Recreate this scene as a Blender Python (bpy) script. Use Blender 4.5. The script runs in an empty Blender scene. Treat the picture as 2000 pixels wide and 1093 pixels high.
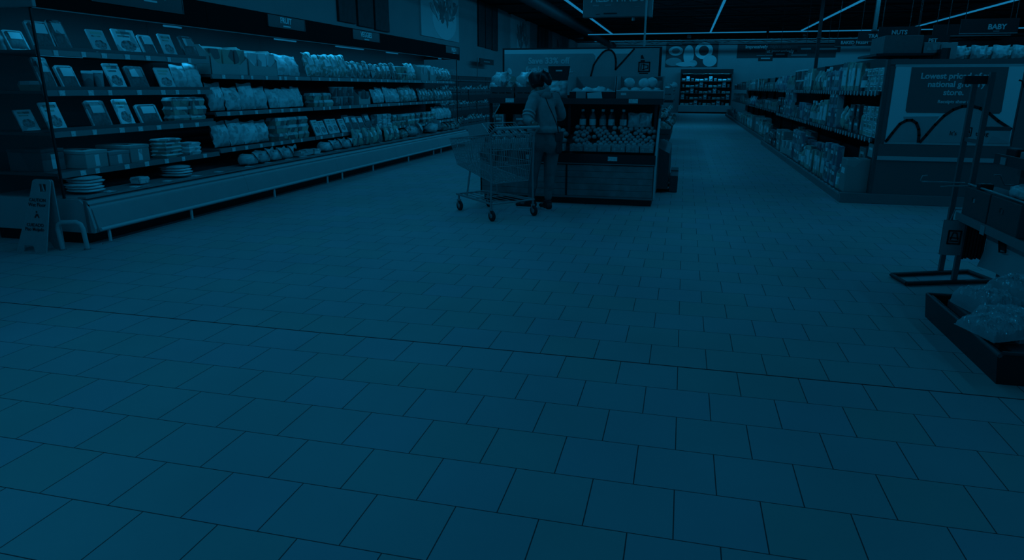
import bpy, bmesh, math, random
from mathutils import Vector, Matrix, noise
random.seed(7)
PI = math.pi
SC = bpy.context.scene
COL = SC.collection

# ------------------------------------------------------------------ camera, world, lights, exposure
FPX, PITCH, YAW, ROLL, CAMZ = 1316.95, 0.2776, 0.2419, 0.0027, 1.5
_fw = Vector((-math.sin(YAW) * math.cos(PITCH), math.cos(YAW) * math.cos(PITCH), -math.sin(PITCH)))
_r0 = Vector((math.cos(YAW), math.sin(YAW), 0)); _u0 = _r0.cross(_fw)
_r = _r0 * math.cos(ROLL) + _u0 * math.sin(ROLL); _u = _u0 * math.cos(ROLL) - _r0 * math.sin(ROLL)
cam = bpy.data.cameras.new('camera'); cam.sensor_width = 36.0; cam.lens = FPX / 2000 * 36.0
cam.clip_start = 0.05; cam.clip_end = 200
camo = bpy.data.objects.new('camera', cam); COL.objects.link(camo)
camo.matrix_world = Matrix(((_r.x, _u.x, -_fw.x, 0), (_r.y, _u.y, -_fw.y, 0), (_r.z, _u.z, -_fw.z, CAMZ), (0, 0, 0, 1)))
SC.camera = camo
SC.view_settings.view_transform = 'Standard'; SC.view_settings.look = 'None'
SC.view_settings.gamma = 1.0; SC.view_settings.exposure = 0.0; SC.view_settings.use_curve_mapping = False
BLUE = (0.014, 0.475, 1.0)
w = bpy.data.worlds.new('world'); SC.world = w; w.use_nodes = True
w.node_tree.nodes['Background'].inputs[0].default_value = (0.012, 0.46, 1.0, 1)
w.node_tree.nodes['Background'].inputs[1].default_value = 0.16

def area_light(name, loc, sx, sy, power, rot=(0, 0, 0), parent=None, spread=PI):
    l = bpy.data.lights.new(name, 'AREA'); l.shape = 'RECTANGLE'; l.size = sx; l.size_y = sy
    l.energy = power; l.color = BLUE; l.spread = spread
    o = bpy.data.objects.new(name, l); COL.objects.link(o); o.location = loc; o.rotation_euler = rot
    if parent is not None:
        o.parent = parent; o.location = Vector(loc) - parent.location
    return o
STRIP_POWER = 62.0
# x, y from, y to, share of light, where the lit part of the run starts
STRIPS = [(-3.05, -3, 29.2, 0.92, -3), (0.80, -3, 29.0, 0.42, 6.0), (4.12, -3, 29.0, 0.6, 4.0), (7.75, -3, 28.8, 0.5, 9.0)]

# ------------------------------------------------------------------ materials
MATS = {}
def mat(name, col, rough=0.6, metal=0.0, vary=0.0, scale=20.0, spec=0.4, bump=0.0):
    if name in MATS: return MATS[name]
    m = bpy.data.materials.new(name); m.use_nodes = True; nt = m.node_tree; b = nt.nodes['Principled BSDF']
    if isinstance(col, (int, float)): col = (col, col, col)
    b.inputs['Base Color'].default_value = (*col, 1); b.inputs['Roughness'].default_value = rough
    b.inputs['Metallic'].default_value = metal; b.inputs['Specular IOR Level'].default_value = spec
    tc = nt.nodes.new('ShaderNodeTexCoord')
    if vary > 0:
        n = nt.nodes.new('ShaderNodeTexNoise'); n.inputs['Scale'].default_value = scale; n.inputs['Detail'].default_value = 4
        nt.links.new(tc.outputs['Object'], n.inputs['Vector'])
        mr = nt.nodes.new('ShaderNodeMapRange'); mr.inputs[1].default_value = 0.3; mr.inputs[2].default_value = 0.7
        mr.inputs[3].default_value = 1 - vary; mr.inputs[4].default_value = 1 + vary
        nt.links.new(n.outputs['Fac'], mr.inputs[0])
        vm = nt.nodes.new('ShaderNodeVectorMath'); vm.operation = 'SCALE'; vm.inputs[0].default_value = col
        nt.links.new(mr.outputs[0], vm.inputs['Scale']); nt.links.new(vm.outputs[0], b.inputs['Base Color'])
    if bump > 0:
        n2 = nt.nodes.new('ShaderNodeTexNoise'); n2.inputs['Scale'].default_value = scale * 2
        nt.links.new(tc.outputs['Object'], n2.inputs['Vector'])
        bp = nt.nodes.new('ShaderNodeBump'); bp.inputs['Strength'].default_value = bump; bp.inputs['Distance'].default_value = 0.01
        nt.links.new(n2.outputs['Fac'], bp.inputs['Height']); nt.links.new(bp.outputs[0], b.inputs['Normal'])
    MATS[name] = m; return m

def pack(name, c1, c2, scale=(12, 12, 12), rough=0.42, thr=0.5, rand=(0.7, 1.15)):
    """printed packaging: blotches of two tones, a little lighter or darker from one package to the next"""
    m = bpy.data.materials.new(name); m.use_nodes = True; nt = m.node_tree; b = nt.nodes['Principled BSDF']
    b.inputs['Roughness'].default_value = rough; b.inputs['Specular IOR Level'].default_value = 0.45
    tc = nt.nodes.new('ShaderNodeTexCoord'); oi = nt.nodes.new('ShaderNodeObjectInfo')
    ad = nt.nodes.new('ShaderNodeVectorMath'); ad.operation = 'ADD'
    sc = nt.nodes.new('ShaderNodeVectorMath'); sc.operation = 'SCALE'; sc.inputs[0].default_value = (3, 5, 7)
    nt.links.new(oi.outputs['Random'], sc.inputs['Scale'])
    nt.links.new(tc.outputs['Object'], ad.inputs[0]); nt.links.new(sc.outputs[0], ad.inputs[1])
    mp = nt.nodes.new('ShaderNodeMapping'); mp.inputs['Scale'].default_value = scale; nt.links.new(ad.outputs[0], mp.inputs[0])
    v = nt.nodes.new('ShaderNodeTexVoronoi'); v.inputs['Scale'].default_value = 1.0; nt.links.new(mp.outputs[0], v.inputs['Vector'])
    sp = nt.nodes.new('ShaderNodeSeparateColor'); nt.links.new(v.outputs['Color'], sp.inputs[0])
    rp = nt.nodes.new('ShaderNodeValToRGB'); rp.color_ramp.interpolation = 'CONSTANT'
    rp.color_ramp.elements[0].color = (*c1, 1); rp.color_ramp.elements[1].color = (*c2, 1); rp.color_ramp.elements[1].position = thr
    e = rp.color_ramp.elements.new(min(0.98, thr + 0.3)); e.color = (*[(a + c) / 2 for a, c in zip(c1, c2)], 1)
    nt.links.new(sp.outputs[0], rp.inputs[0])
    mr = nt.nodes.new('ShaderNodeMapRange'); mr.inputs[3].default_value = rand[0]; mr.inputs[4].default_value = rand[1]
    nt.links.new(oi.outputs['Random'], mr.inputs[0])
    vm = nt.nodes.new('ShaderNodeVectorMath'); vm.operation = 'SCALE'
    nt.links.new(rp.outputs[0], vm.inputs[0]); nt.links.new(mr.outputs[0], vm.inputs['Scale']); nt.links.new(vm.outputs[0], b.inputs['Base Color'])
    MATS[name] = m; return m

def emit(name, col, s):
    m = bpy.data.materials.new(name); m.use_nodes = True; nt = m.node_tree
    b = nt.nodes['Principled BSDF']; b.inputs['Base Color'].default_value = (0.5, 0.5, 0.5, 1)
    b.inputs['Emission Color'].default_value = (*col, 1); b.inputs['Emission Strength'].default_value = s
    MATS[name] = m; return m

def glass(name, alpha=0.05):
    m = bpy.data.materials.new(name); m.use_nodes = True; nt = m.node_tree
    for n in list(nt.nodes): nt.nodes.remove(n)
    o = nt.nodes.new('ShaderNodeOutputMaterial'); t = nt.nodes.new('ShaderNodeBsdfTransparent'); t.inputs[0].default_value = (0.95, 0.96, 0.96, 1)
    g = nt.nodes.new('ShaderNodeBsdfGlossy'); g.inputs['Roughness'].default_value = 0.05
    mx = nt.nodes.new('ShaderNodeMixShader'); mx.inputs[0].default_value = alpha
    nt.links.new(t.outputs[0], mx.inputs[1]); nt.links.new(g.outputs[0], mx.inputs[2]); nt.links.new(mx.outputs[0], o.inputs[0])
    MATS[name] = m; return m

def film(name, col, amount=0.45, rough=0.25):
    """clear film / cloudy plastic: partly see-through"""
    m = bpy.data.materials.new(name); m.use_nodes = True; nt = m.node_tree; b = nt.nodes['Principled BSDF']
    out = nt.nodes['Material Output']
    b.inputs['Base Color'].default_value = (*col, 1); b.inputs['Roughness'].default_value = rough
    t = nt.nodes.new('ShaderNodeBsdfTransparent'); mx = nt.nodes.new('ShaderNodeMixShader'); mx.inputs[0].default_value = amount
    nt.links.new(t.outputs[0], mx.inputs[1]); nt.links.new(b.outputs[0], mx.inputs[2]); nt.links.new(mx.outputs[0], out.inputs[0])
    MATS[name] = m; return m

BLACK = mat('black_metal', 0.012, 0.5); DARK = mat('dark_paint', 0.035, 0.55); CHAR = mat('charcoal', 0.075, 0.55, vary=0.1)
GREY = mat('grey_paint', 0.17, 0.5, vary=0.06, scale=6); MID = mat('mid_grey', 0.26, 0.5, vary=0.06, scale=6)
LIGHT = mat('light_enamel', 0.42, 0.4, vary=0.04, scale=5); PALE = mat('pale_enamel', 0.56, 0.4)
WHITE = mat('white_paper', 0.78, 0.6); STEEL = mat('galvanised_steel', 0.30, 0.4, 0.35); CHROME = mat('chrome_wire', 0.36, 0.35, 0.35)
RUBBER = mat('rubber', 0.02, 0.7); GLASS = glass('clear_glass'); TAGM = mat('price_card', 0.62, 0.5, vary=0.25, scale=60)
WALLM = mat('wall_paint', (0.32, 0.32, 0.32), 0.8, vary=0.05, scale=1.2)
WALLD = mat('wall_dark', 0.05, 0.8)
CEILM = mat('ceiling_deck', 0.010, 0.9, vary=0.3, scale=2)
TUBE = emit('light_tube', (0.02, 0.46, 1.0), 0.30)
TUBED = emit('cooler_tube', (0.02, 0.46, 1.0), 0.16)

def floor_material(w, d, x0, y0):
    m = bpy.data.materials.new('floor_tiles'); m.use_nodes = True; nt = m.node_tree; b = nt.nodes['Principled BSDF']
    g = nt.nodes.new('ShaderNodeNewGeometry')
    mp = nt.nodes.new('ShaderNodeMapping'); mp.vector_type = 'POINT'; mp.inputs['Location'].default_value = (-x0, -y0, 0)
    nt.links.new(g.outputs['Position'], mp.inputs[0])
    br = nt.nodes.new('ShaderNodeTexBrick'); br.offset = 0.5; br.offset_frequency = 2; br.squash = 1.0
    br.inputs['Scale'].default_value = 1.0; br.inputs['Brick Width'].default_value = w; br.inputs['Row Height'].default_value = d
    br.inputs['Mortar Size'].default_value = 0.0026; br.inputs['Mortar Smooth'].default_value = 0.35; br.inputs['Bias'].default_value = 0.0
    br.inputs['Color1'].default_value = (0.355, 0.37, 0.35, 1); br.inputs['Color2'].default_value = (0.385, 0.375, 0.40, 1); br.inputs['Mortar'].default_value = (0.05, 0.05, 0.05, 1)
    nt.links.new(mp.outputs[0], br.inputs['Vector'])
    n = nt.nodes.new('ShaderNodeTexNoise'); n.inputs['Scale'].default_value = 1.1; n.inputs['Detail'].default_value = 5
    nt.links.new(g.outputs['Position'], n.inputs['Vector'])
    mr = nt.nodes.new('ShaderNodeMapRange'); mr.inputs[1].default_value = 0.3; mr.inputs[2].default_value = 0.7; mr.inputs[3].default_value = 0.93; mr.inputs[4].default_value = 1.07
    nt.links.new(n.outputs['Fac'], mr.inputs[0])
    vm = nt.nodes.new('ShaderNodeVectorMath'); vm.operation = 'SCALE'
    nt.links.new(br.outputs['Color'], vm.inputs[0]); nt.links.new(mr.outputs[0], vm.inputs['Scale']); nt.links.new(vm.outputs[0], b.inputs['Base Color'])
    b.inputs['Roughness'].default_value = 0.6; b.inputs['Specular IOR Level'].default_value = 0.18
    bp = nt.nodes.new('ShaderNodeBump'); bp.inputs['Strength'].default_value = 0.5; bp.inputs['Distance'].default_value = 0.002; bp.invert = True
    nt.links.new(br.outputs['Fac'], bp.inputs['Height']); nt.links.new(bp.outputs[0], b.inputs['Normal'])
    return m
TW, TD, TX0, TY0 = 0.3154, 0.3099, 0.0644, 3.6216

# ------------------------------------------------------------------ mesh builder
class MB:
    def __init__(s): s.v = []; s.f = []; s.m = []; s.sm = []
    def add(s, vs, fs, m=0, smooth=False):
        b = len(s.v); s.v += [tuple(v) for v in vs]
        for f in fs: s.f.append([i + b for i in f]); s.m.append(m); s.sm.append(smooth)
        return s
    def box(s, x0, x1, y0, y1, z0, z1, m=0):
        return s.add([(x0, y0, z0), (x1, y0, z0), (x1, y1, z0), (x0, y1, z0), (x0, y0, z1), (x1, y0, z1), (x1, y1, z1), (x0, y1, z1)],
                     [(0, 3, 2, 1), (4, 5, 6, 7), (0, 1, 5, 4), (1, 2, 6, 5), (2, 3, 7, 6), (3, 0, 4, 7)], m)
    def cbox(s, x0, x1, y0, y1, z0, z1, c, m=0):
        """box with chamfered edges"""
        bm = bmesh.new(); t = MB().box(x0, x1, y0, y1, z0, z1)
        vs = [bm.verts.new(v) for v in t.v]; [bm.faces.new([vs[i] for i in f]) for f in t.f]
        bmesh.ops.bevel(bm, geom=bm.edges[:], offset=c, segments=2, affect='EDGES', profile=0.5)
        bm.verts.index_update()
        s.add([v.co[:] for v in bm.verts], [[v.index for v in f.verts] for f in bm.faces], m); bm.free(); return s
    def tube(s, pts, r, n=8, m=0, cap=True, closed=False):
        pts = [Vector(p) for p in pts]; N = len(pts); rings = []
        ref = None; vs = []
        for i, p in enumerate(pts):
            if closed: d = pts[(i + 1) % N] - pts[i - 1]
            else: d = (pts[min(i + 1, N - 1)] - pts[max(i - 1, 0)])
            d.normalize()
            if ref is None: ref = Vector((0, 0, 1)) if abs(d.z) < 0.9 else Vector((1, 0, 0))
            a = ref - d * ref.dot(d)
            if a.length < 1e-5: a = Vector((1, 0, 0)) - d * d.x
            a.normalize(); ref = a; b = d.cross(a)
            rr = r[i] if isinstance(r, (list, tuple)) else r
            for k in range(n):
                t = 2 * PI * k / n; vs.append(p + (a * math.cos(t) + b * math.sin(t)) * rr)
        fs = []
        for i in range(N if closed else N - 1):
            j = (i + 1) % N
            for k in range(n): fs.append((i * n + k, i * n + (k + 1) % n, j * n + (k + 1) % n, j * n + k))
        s.add(vs, fs, m, True)
        if cap and not closed:
            s.add(vs[:n], [tuple(range(n - 1, -1, -1))], m); s.add(vs[-n:], [tuple(range(n))], m)
        return s
    def lathe(s, prof, n=16, c=(0, 0, 0), m=0, M=None):
        vs = []; fs = []
        for r, z in prof:
            for k in range(n):
                t = 2 * PI * k / n; p = Vector((r * math.cos(t), r * math.sin(t), z))
                if M is not None: p = M @ p
                vs.append((p.x + c[0], p.y + c[1], p.z + c[2]))
        for i in range(len(prof) - 1):
            for k in range(n): fs.append((i * n + k, i * n + (k + 1) % n, (i + 1) * n + (k + 1) % n, (i + 1) * n + k))
        s.add(vs, fs, m, True)
        s.add(vs[:n], [tuple(range(n - 1, -1, -1))], m); s.add(vs[-n:], [tuple(range(n))], m); return s
    def ball(s, c, r, nu=12, nv=8, m=0, wob=0.0, seed=0, e=1.0):
        if not isinstance(r, (tuple, list)): r = (r, r, r)
        sg = lambda x: math.copysign(abs(x) ** e, x)
        vs = []; fs = []
        for j in range(nv + 1):
            ph = -PI / 2 + PI * j / nv
            for i in range(nu):
                t = 2 * PI * i / nu
                d = Vector((sg(math.cos(ph)) * sg(math.cos(t)), sg(math.cos(ph)) * sg(math.sin(t)), sg(math.sin(ph))))
                k = 1 + wob * noise.noise(d * 2.2 + Vector((seed * 3.1, seed, 0))) if wob else 1
                vs.append((c[0] + d.x * r[0] * k, c[1] + d.y * r[1] * k, c[2] + d.z * r[2] * k))
        for j in range(nv):
            for i in range(nu): fs.append((j * nu + i, j * nu + (i + 1) % nu, (j + 1) * nu + (i + 1) % nu, (j + 1) * nu + i))
        return s.add(vs, fs, m, True)
    def prism(s, poly, lo, hi, axis='Y', m=0):
        """polygon extruded along an axis; poly in (X,Z) for Y, (Y,Z) for X, (X,Y) for Z"""
        f = {'Y': lambda a, b, t: (a, t, b), 'X': lambda a, b, t: (t, a, b), 'Z': lambda a, b, t: (a, b, t)}[axis]
        n = len(poly); vs = [f(a, b, lo) for a, b in poly] + [f(a, b, hi) for a, b in poly]
        return s.add(vs, [tuple(range(n)), tuple(range(2 * n - 1, n - 1, -1))] + [(i, i + n, (i + 1) % n + n, (i + 1) % n) for i in range(n)], m)
    def sheet(s, fn, nu, nv, m=0, smooth=True):
        vs = [fn(i / nu, j / nv) for j in range(nv + 1) for i in range(nu + 1)]
        fs = [(j * (nu + 1) + i, j * (nu + 1) + i + 1, (j + 1) * (nu + 1) + i + 1, (j + 1) * (nu + 1) + i) for j in range(nv) for i in range(nu)]
        return s.add(vs, fs, m, smooth)
    def xf(s, M): s.v = [tuple(M @ Vector(v)) for v in s.v]; return s
    def mesh(s, name, mats):
        me = bpy.data.meshes.new(name); me.from_pydata(s.v, [], s.f)
        for q in (mats if isinstance(mats, (list, tuple)) else [mats]): me.materials.append(q)
        me.polygons.foreach_set('material_index', s.m); me.polygons.foreach_set('use_smooth', s.sm)
        bm = bmesh.new(); bm.from_mesh(me); bmesh.ops.recalc_face_normals(bm, faces=bm.faces[:]); bm.to_mesh(me); bm.free()
        me.update(); return me

LABELS = {}
def tag(o, label=None, cat=None, group=None, kind=None):
    if label:
        o['label'] = label
        k = (label); LABELS.setdefault(k, set()).add(group or o.name)
    if cat: o['category'] = cat
    if group: o['group'] = group
    if kind: o['kind'] = kind
    return o
def link(o, parent=None):
    COL.objects.link(o)
    if parent is not None: o.parent = parent
    return o
def thing(name, label, cat, loc=(0, 0, 0), rz=0.0, group=None):
    o = bpy.data.objects.new(name, None); o.empty_display_size = 0.1; link(o)
    o.location = loc; o.rotation_euler = (0, 0, rz); return tag(o, label, cat, group)
def root_loc(p):
    L = Vector((0, 0, 0))
    while p is not None: L += Vector(p.location); p = p.parent
    return L
def part(name, mb, mats, parent, label=None):
    """mesh given in world coordinates, parented to an unrotated thing"""
    L = root_loc(parent); mb.v = [(v[0] - L.x, v[1] - L.y, v[2] - L.z) for v in mb.v]
    o = link(bpy.data.objects.new(name, mb.mesh(name, mats)), parent)
    if label: o['label'] = label
    return o
def lpart(name, mb, mats, parent, label=None):
    """mesh given in the thing's own coordinates"""
    o = link(bpy.data.objects.new(name, mb.mesh(name, mats)), parent)
    if label: o['label'] = label
    return o
def solo(name, mb, mats, label=None, cat=None, group=None, kind=None):
    xs = [v[0] for v in mb.v]; ys = [v[1] for v in mb.v]; zs = [v[2] for v in mb.v]
    L = ((min(xs) + max(xs)) / 2, (min(ys) + max(ys)) / 2, min(zs))
    mb.v = [(v[0] - L[0], v[1] - L[1], v[2] - L[2]) for v in mb.v]
    o = link(bpy.data.objects.new(name, mb.mesh(name, mats))); o.location = L
    return tag(o, label, cat, group, kind)
def struct(name, mb, mats): return solo(name, mb, mats, kind='structure')

def text_mb(txt, size, at, facing='-Y', align='CENTER', bold=0.0, depth=0.004, shear=0.0, squeeze=1.0, m=0):
    c = bpy.data.curves.new('txt', 'FONT'); c.body = txt; c.size = size; c.align_x = align; c.offset = bold * size
    c.extrude = depth; c.resolution_u = 3; c.shear = shear
    o = bpy.data.objects.new('txt', c); COL.objects.link(o)
    dg = bpy.context.evaluated_depsgraph_get(); me = bpy.data.meshes.new_from_object(o.evaluated_get(dg))
    R = Matrix.Rotation(PI / 2, 4, 'X')
    if facing == '+X': R = Matrix.Rotation(PI / 2, 4, 'Z') @ R
    if facing == '-X': R = Matrix.Rotation(-PI / 2, 4, 'Z') @ R
    M = Matrix.Translation(at) @ R @ Matrix.Diagonal((squeeze, 1, 1, 1))
    mb = MB(); mb.add([tuple(M @ v.co) for v in me.vertices], [list(p.vertices) for p in me.polygons], m)
    bpy.data.objects.remove(o); bpy.data.curves.remove(c); bpy.data.meshes.remove(me)
    return mb

# ------------------------------------------------------------------ setting
CZ = 4.35
struct('floor', MB().box(-7.2, 17, -4, 46.2, -0.1, 0.0), floor_material(TW, TD, TX0, TY0))
struct('trim_1', MB().box(-7.0, 16.8, TY0 - 0.004, TY0 + 0.004, -0.002, 0.0012), mat('joint_rubber', 0.02, 0.8))
struct('ceiling', MB().box(-7.2, 17, -4, 46.2, CZ, CZ + 0.2), CEILM)
struct('wall_left', MB().box(-7.2, -7.0, -4, 46.0, 0, CZ), WALLM)
struct('wall_back', MB().box(-7.2, 17, 46.0, 46.2, 0, CZ), WALLM)
struct('wall_right', MB().box(16.8, 17, -4, 46.0, 0, CZ), WALLM)
struct('trim_2', MB().box(-7.0, -6.985, 17.7, 45.9, 0.0, 1.86), WALLD)         # dark lower band of the left wall
for i in range(16):                                                            # dark roof joists, each one its own
    y = 1.5 + i * 2.9
    mb = MB(); mb.box(-6.98, 16.8, y - 0.03, y + 0.03, CZ - 0.06, CZ); mb.box(-5.4, 16.8, y - 0.03, y + 0.03, CZ - 0.24, CZ - 0.20)
    xs = [-5.4 + 0.67 * k for k in range(34)]
    for k in range(33): mb.tube([(xs[k], y, CZ - 0.22 if k % 2 else CZ - 0.05), (xs[k + 1], y, CZ - 0.05 if k % 2 else CZ - 0.22)], 0.014, 5)
    struct('trim_%d' % (3 + i), mb, BLACK)
mb = MB(); mb.tube([(-4.6, -3, 4.02), (-4.6, 45, 4.02)], 0.2, 16)
tag(solo('air_duct', mb, mat('duct_paint', 0.022, 0.6)), 'long round dark air duct hung under the ceiling near the left wall', 'duct')

def strip_light(x, y0, y1, share, ys, label):
    t = thing('strip_light', label, 'light', (x, (y0 + y1) / 2, 3.6), 0, 'ceiling strip lights')
    part('housing', MB().box(x - 0.035, x + 0.035, y0, y1, 3.625, 3.68), BLACK, t)
    part('diffuser', MB().cbox(x - 0.03, x + 0.03, y0, y1, 3.59, 3.63, 0.008), TUBE, t)
    k = y0 + 1.0
    mb = MB()
    while k < y1: mb.tube([(x, k, 3.67), (x, k, CZ)], 0.006, 5); k += 3.0
    part('hanger', mb, BLACK, t)
    for a in (-55, 0, 55):      # the tube throws its light down and to both sides
        ye = y1 - (1.5 if x < 0 else 5.5)
        area_light('lamp', (x + 0.0006 * a, (ys + ye) / 2, 3.58), 0.08, ye - ys, STRIP_POWER * share * (ye - ys) / 10 * (0.45 if a else 0.3), rot=(0, math.radians(-a), 0), parent=t)
names = ['long glowing ceiling strip light left of the hanging sign', 'long glowing ceiling strip light straight above the far aisle',
         'long glowing ceiling strip light over the right-hand shelf row', 'long glowing ceiling strip light above the baby and pet aisle signs']
for (x, y0, y1, sh_, ys_), l in zip(STRIPS, names): strip_light(x, y0, y1, sh_, ys_, l)
area_light('lamp', (0.8, -0.4, 3.58), 0.08, 5.2, STRIP_POWER * 0.15, parent=[o for o in bpy.data.objects if o.get('label') == names[1]][0])   # the near part of the second run
for (xa, xb, l) in ((-4.05, 2.9, 'crosswise strip light at the far end above the produce banner'), (3.0, 9.0, 'crosswise strip light at the far end above the aisle signs'), (9.2, 15.5, 'crosswise strip light at the far end beyond the baby sign')):
    t = thing('strip_light', l, 'light', ((xa + xb) / 2, 29.35, 3.6), 0, 'ceiling strip lights')
    part('housing', MB().box(xa, xb, 29.31, 29.39, 3.625, 3.68), BLACK, t)
    part('diffuser', MB().cbox(xa, xb, 29.32, 29.38, 3.59, 3.63, 0.008), TUBE, t)
    part('hanger', MB().tube([(xa + 1, 29.35, 3.67), (xa + 1, 29.35, CZ)], 0.006, 5).tube([(xb - 1, 29.35, 3.67), (xb - 1, 29.35, CZ)], 0.006, 5), BLACK, t)
    area_light('lamp', ((xa + xb) / 2, 29.35, 3.58), xb - xa, 0.10, STRIP_POWER * (xb - xa) / 10, parent=t)
for xx in (-3.0, 3.0, 9.0):      # added lamps, screened from view by a dark trough, brighten the end wall
    t = thing('added_wall_lamp', 'added lamp in a dark screen brightening the end wall, %s' % {-3.0: 'left of the far aisle', 3.0: 'right above the far aisle', 9.0: 'right of the slogan board'}[xx], 'light', (xx, 41.0, 4.2), 0, 'added end wall lamps')
    part('housing', MB().box(xx - 2.9, xx + 2.9, 40.93, 40.96, 4.12, CZ - 0.002).box(xx - 2.9, xx + 2.9, 40.96, 41.15, 4.30, CZ - 0.002), BLACK, t)
    part('diffuser', MB().cbox(xx - 2.85, xx + 2.85, 40.98, 41.04, 4.255, 4.29, 0.008), TUBE, t)
    area_light('lamp', (xx, 41.06, 4.25), 5.7, 0.08, 25.0, rot=(math.radians(80), 0, 0), parent=t, spread=math.radians(100))
for (x, y, z, l) in ((-4.2, 19.0, 4.0, 'small round ceiling speaker left of the first strip light'), (-1.9, 25.0, 3.75, 'small pendant spotlight under the first strip light'), (-0.1, 15.0, 3.55, 'small spotlight right of the hanging sign'), (0.25, 15.6, 3.55, 'second small spotlight right of the hanging sign')):
    mb = MB().lathe([(0.03, 0.10), (0.05, 0.06), (0.055, 0.0), (0.05, -0.02)], 12, (x, y, z)); mb.tube([(x, y, z + 0.1), (x, y, CZ)], 0.006, 5)
    tag(solo('spotlight', mb, MID), l, 'spotlight')

# ------------------------------------------------------------------ left row of open coolers
CX = -5.85       # plane of the header fascia and shelf fronts
Y0C, UL, NU = 5.35, 2.45, 5
UN = ['the nearest left cooler', 'the second left cooler', 'the middle left cooler', 'the fourth left cooler', 'the last left cooler']
ULAB = ['open refrigerated case nearest the yellow-style floor sign, four shelves of boxed and flat packs', 'open refrigerated case second from the floor sign, white bags on its shelves',
        'open refrigerated case in the middle of the left row, leafy bags on top', 'open refrigerated case fourth from the floor sign, dark gaps over its top shelf', 'open refrigerated case at the far end of the left row']
ULAB[0] = 'open refrigerated case nearest the floor sign with four shelves of flat packs'
SH = [[1.83, 1.46, 1.07, 0.68]] + [[1.65, 1.18, 0.71]] * 4
WOODD = mat('shelf_steel', 0.08, 0.5)
for u in range(NU):
    y0 = Y0C + u * UL; y1 = y0 + UL - 0.004
    t = thing('refrigerated_case', ULAB[u], 'refrigerated case', (-6.1, y0 + UL / 2, 0), 0, 'open coolers along the left wall')
    part('kick_plate', MB().box(-6.75, -5.66, y0, y1, 0, 0.13), BLACK, t)
    part('base_panel', MB().prism([(-5.53, 0.115), (-5.50, 0.15), (-5.545, 0.34), (-5.56, 0.355), (-5.60, 0.42), (-5.66, 0.445), (-6.75, 0.445), (-6.75, 0.115)], y0, y1), mat('case_enamel', 0.33, 0.4, vary=0.04, scale=5), t)
    part('bumper_rail', MB().tube([(-5.485, y0, 0.15), (-5.485, y1, 0.15)], 0.019, 10), PALE, t, 'pale rounded bumper rail')
    part('lip_rail', MB().box(-5.70, -5.60, y0, y1, 0.4455, 0.462).box(-5.59, -5.572, y0, y1, 0.372, 0.392), STEEL, t)
    for q in ((0.10, 1.30) if u % 2 == 0 else (0.55, 2.05)):
        part('leg', MB().box(-5.51, -5.49, y0 + q, y0 + q + 0.022, 0, 0.14), PALE, t)
    part('floor_track', MB().box(-5.50, -5.485, y0, y1, 0, 0.012), STEEL, t)
    part('back_panel', MB().box(-6.79, -6.75, y0, y1, 0.115, 2.5), mat('case_back', 0.06, 0.6), t)
    part('canopy', MB().prism([(-6.75, 2.5), (-6.75, 2.30), (-6.05, 2.22), (-5.865, 2.20), (-5.865, 2.5)], y0, y1), DARK, t)
    part('header_fascia', MB().box(-5.865, -5.85, y0, y1 + (0.27 if u == 4 else 0), 2.19, 2.515), mat('fascia_black', 0.004, 0.8, spec=0.1), t)
    part('fascia_trim', MB().box(-5.852, -5.838, y0, y1, 2.19, 2.20), GREY, t)
    part('light_tube', MB().tube([(-6.04, y0 + [1.9, 1.75, 1.2, 0.9, 1.6][u], 2.195), (-6.04, y0 + [2.2, 2.35, 2.3, 1.5, 1.8][u], 2.195)], 0.011, 8), TUBED, t)
    area_light('lamp', (-6.08, (y0 + y1) / 2, 2.165), 0.06, UL - 0.3, 3.6, rot=(0, math.radians(22), 0), parent=t)
    for k, z in enumerate(SH[u]):
        s = part('shelf', MB().box(-6.74, CX - 0.055, y0 + 0.012, y1 - 0.012, z - 0.028, z), WOODD, t)
        part('price_rail', MB().prism([(CX - 0.055, z + 0.008), (CX - 0.035, z + 0.004), (CX - 0.025, z - 0.048), (CX - 0.055, z - 0.05)], y0 + 0.012, y1 - 0.012), mat('rail_plastic', 0.15, 0.3), s)
        if u == 0 and k < 3:
            part('shelf_light', MB().tube([(-5.99, y0 + [0.10, 0.5, 0.3][k], z - 0.042), (-5.99, y0 + [0.62, 1.0, 0.6][k], z - 0.042)], 0.009, 8), TUBED, s)
            area_light('lamp', (-6.02, y0 + UL / 2, z - 0.05), 0.05, UL - 0.3, 0.7, rot=(0, math.radians(25), 0), parent=t)
            part('front_fence', MB().box(CX - 0.062, CX - 0.056, y0 + 0.02, y1 - 0.02, z, z + 0.04), mat('fence_plastic', 0.11, 0.35), s)
        n = 7 if u < 2 else 6
        for q in range(n):
            yy = y0 + 0.12 + (UL - 0.3) * (q + 0.6 * random.random()) / n; ww = random.choice((0.05, 0.06, 0.065))
            part('price_tag', MB().box(CX - 0.034, CX - 0.022, yy, yy + ww, z - 0.047, z + 0.003), TAGM, s)
    for q in range(5):
        yy = y0 + 0.2 + 0.45 * q + 0.15 * random.random()
        part('price_tag', MB().prism([(-5.70, 0.463), (-5.61, 0.463), (-5.60, 0.469), (-5.70, 0.473)], yy, yy + 0.075), TAGM, t)
    if u in (0, 4):
        ye = y0 - 0.012 if u == 0 else y1 + 0.002
        g = part('end_glass', MB().box(-6.74, -5.862, ye, ye + 0.008, 0.445, 2.195), GLASS, t, 'clear glass end panel')
        part('edge_strip', MB().box(-5.862, -5.842, ye - 0.004, ye + 0.014, 0.44, 2.19), BLACK, g)
        part('end_panel', MB().prism([(-5.53, 0.115), (-5.52, 0.16), (-5.56, 0.36), (-5.66, 0.44), (-6.80, 0.44), (-6.80, 0.115)], ye - 0.02, ye + 0.008), LIGHT, t)
        part('end_post', MB().box(-5.60, -5.57, ye - 0.03, ye - 0.02, 0.115, 0.43), GREY, t)
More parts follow.
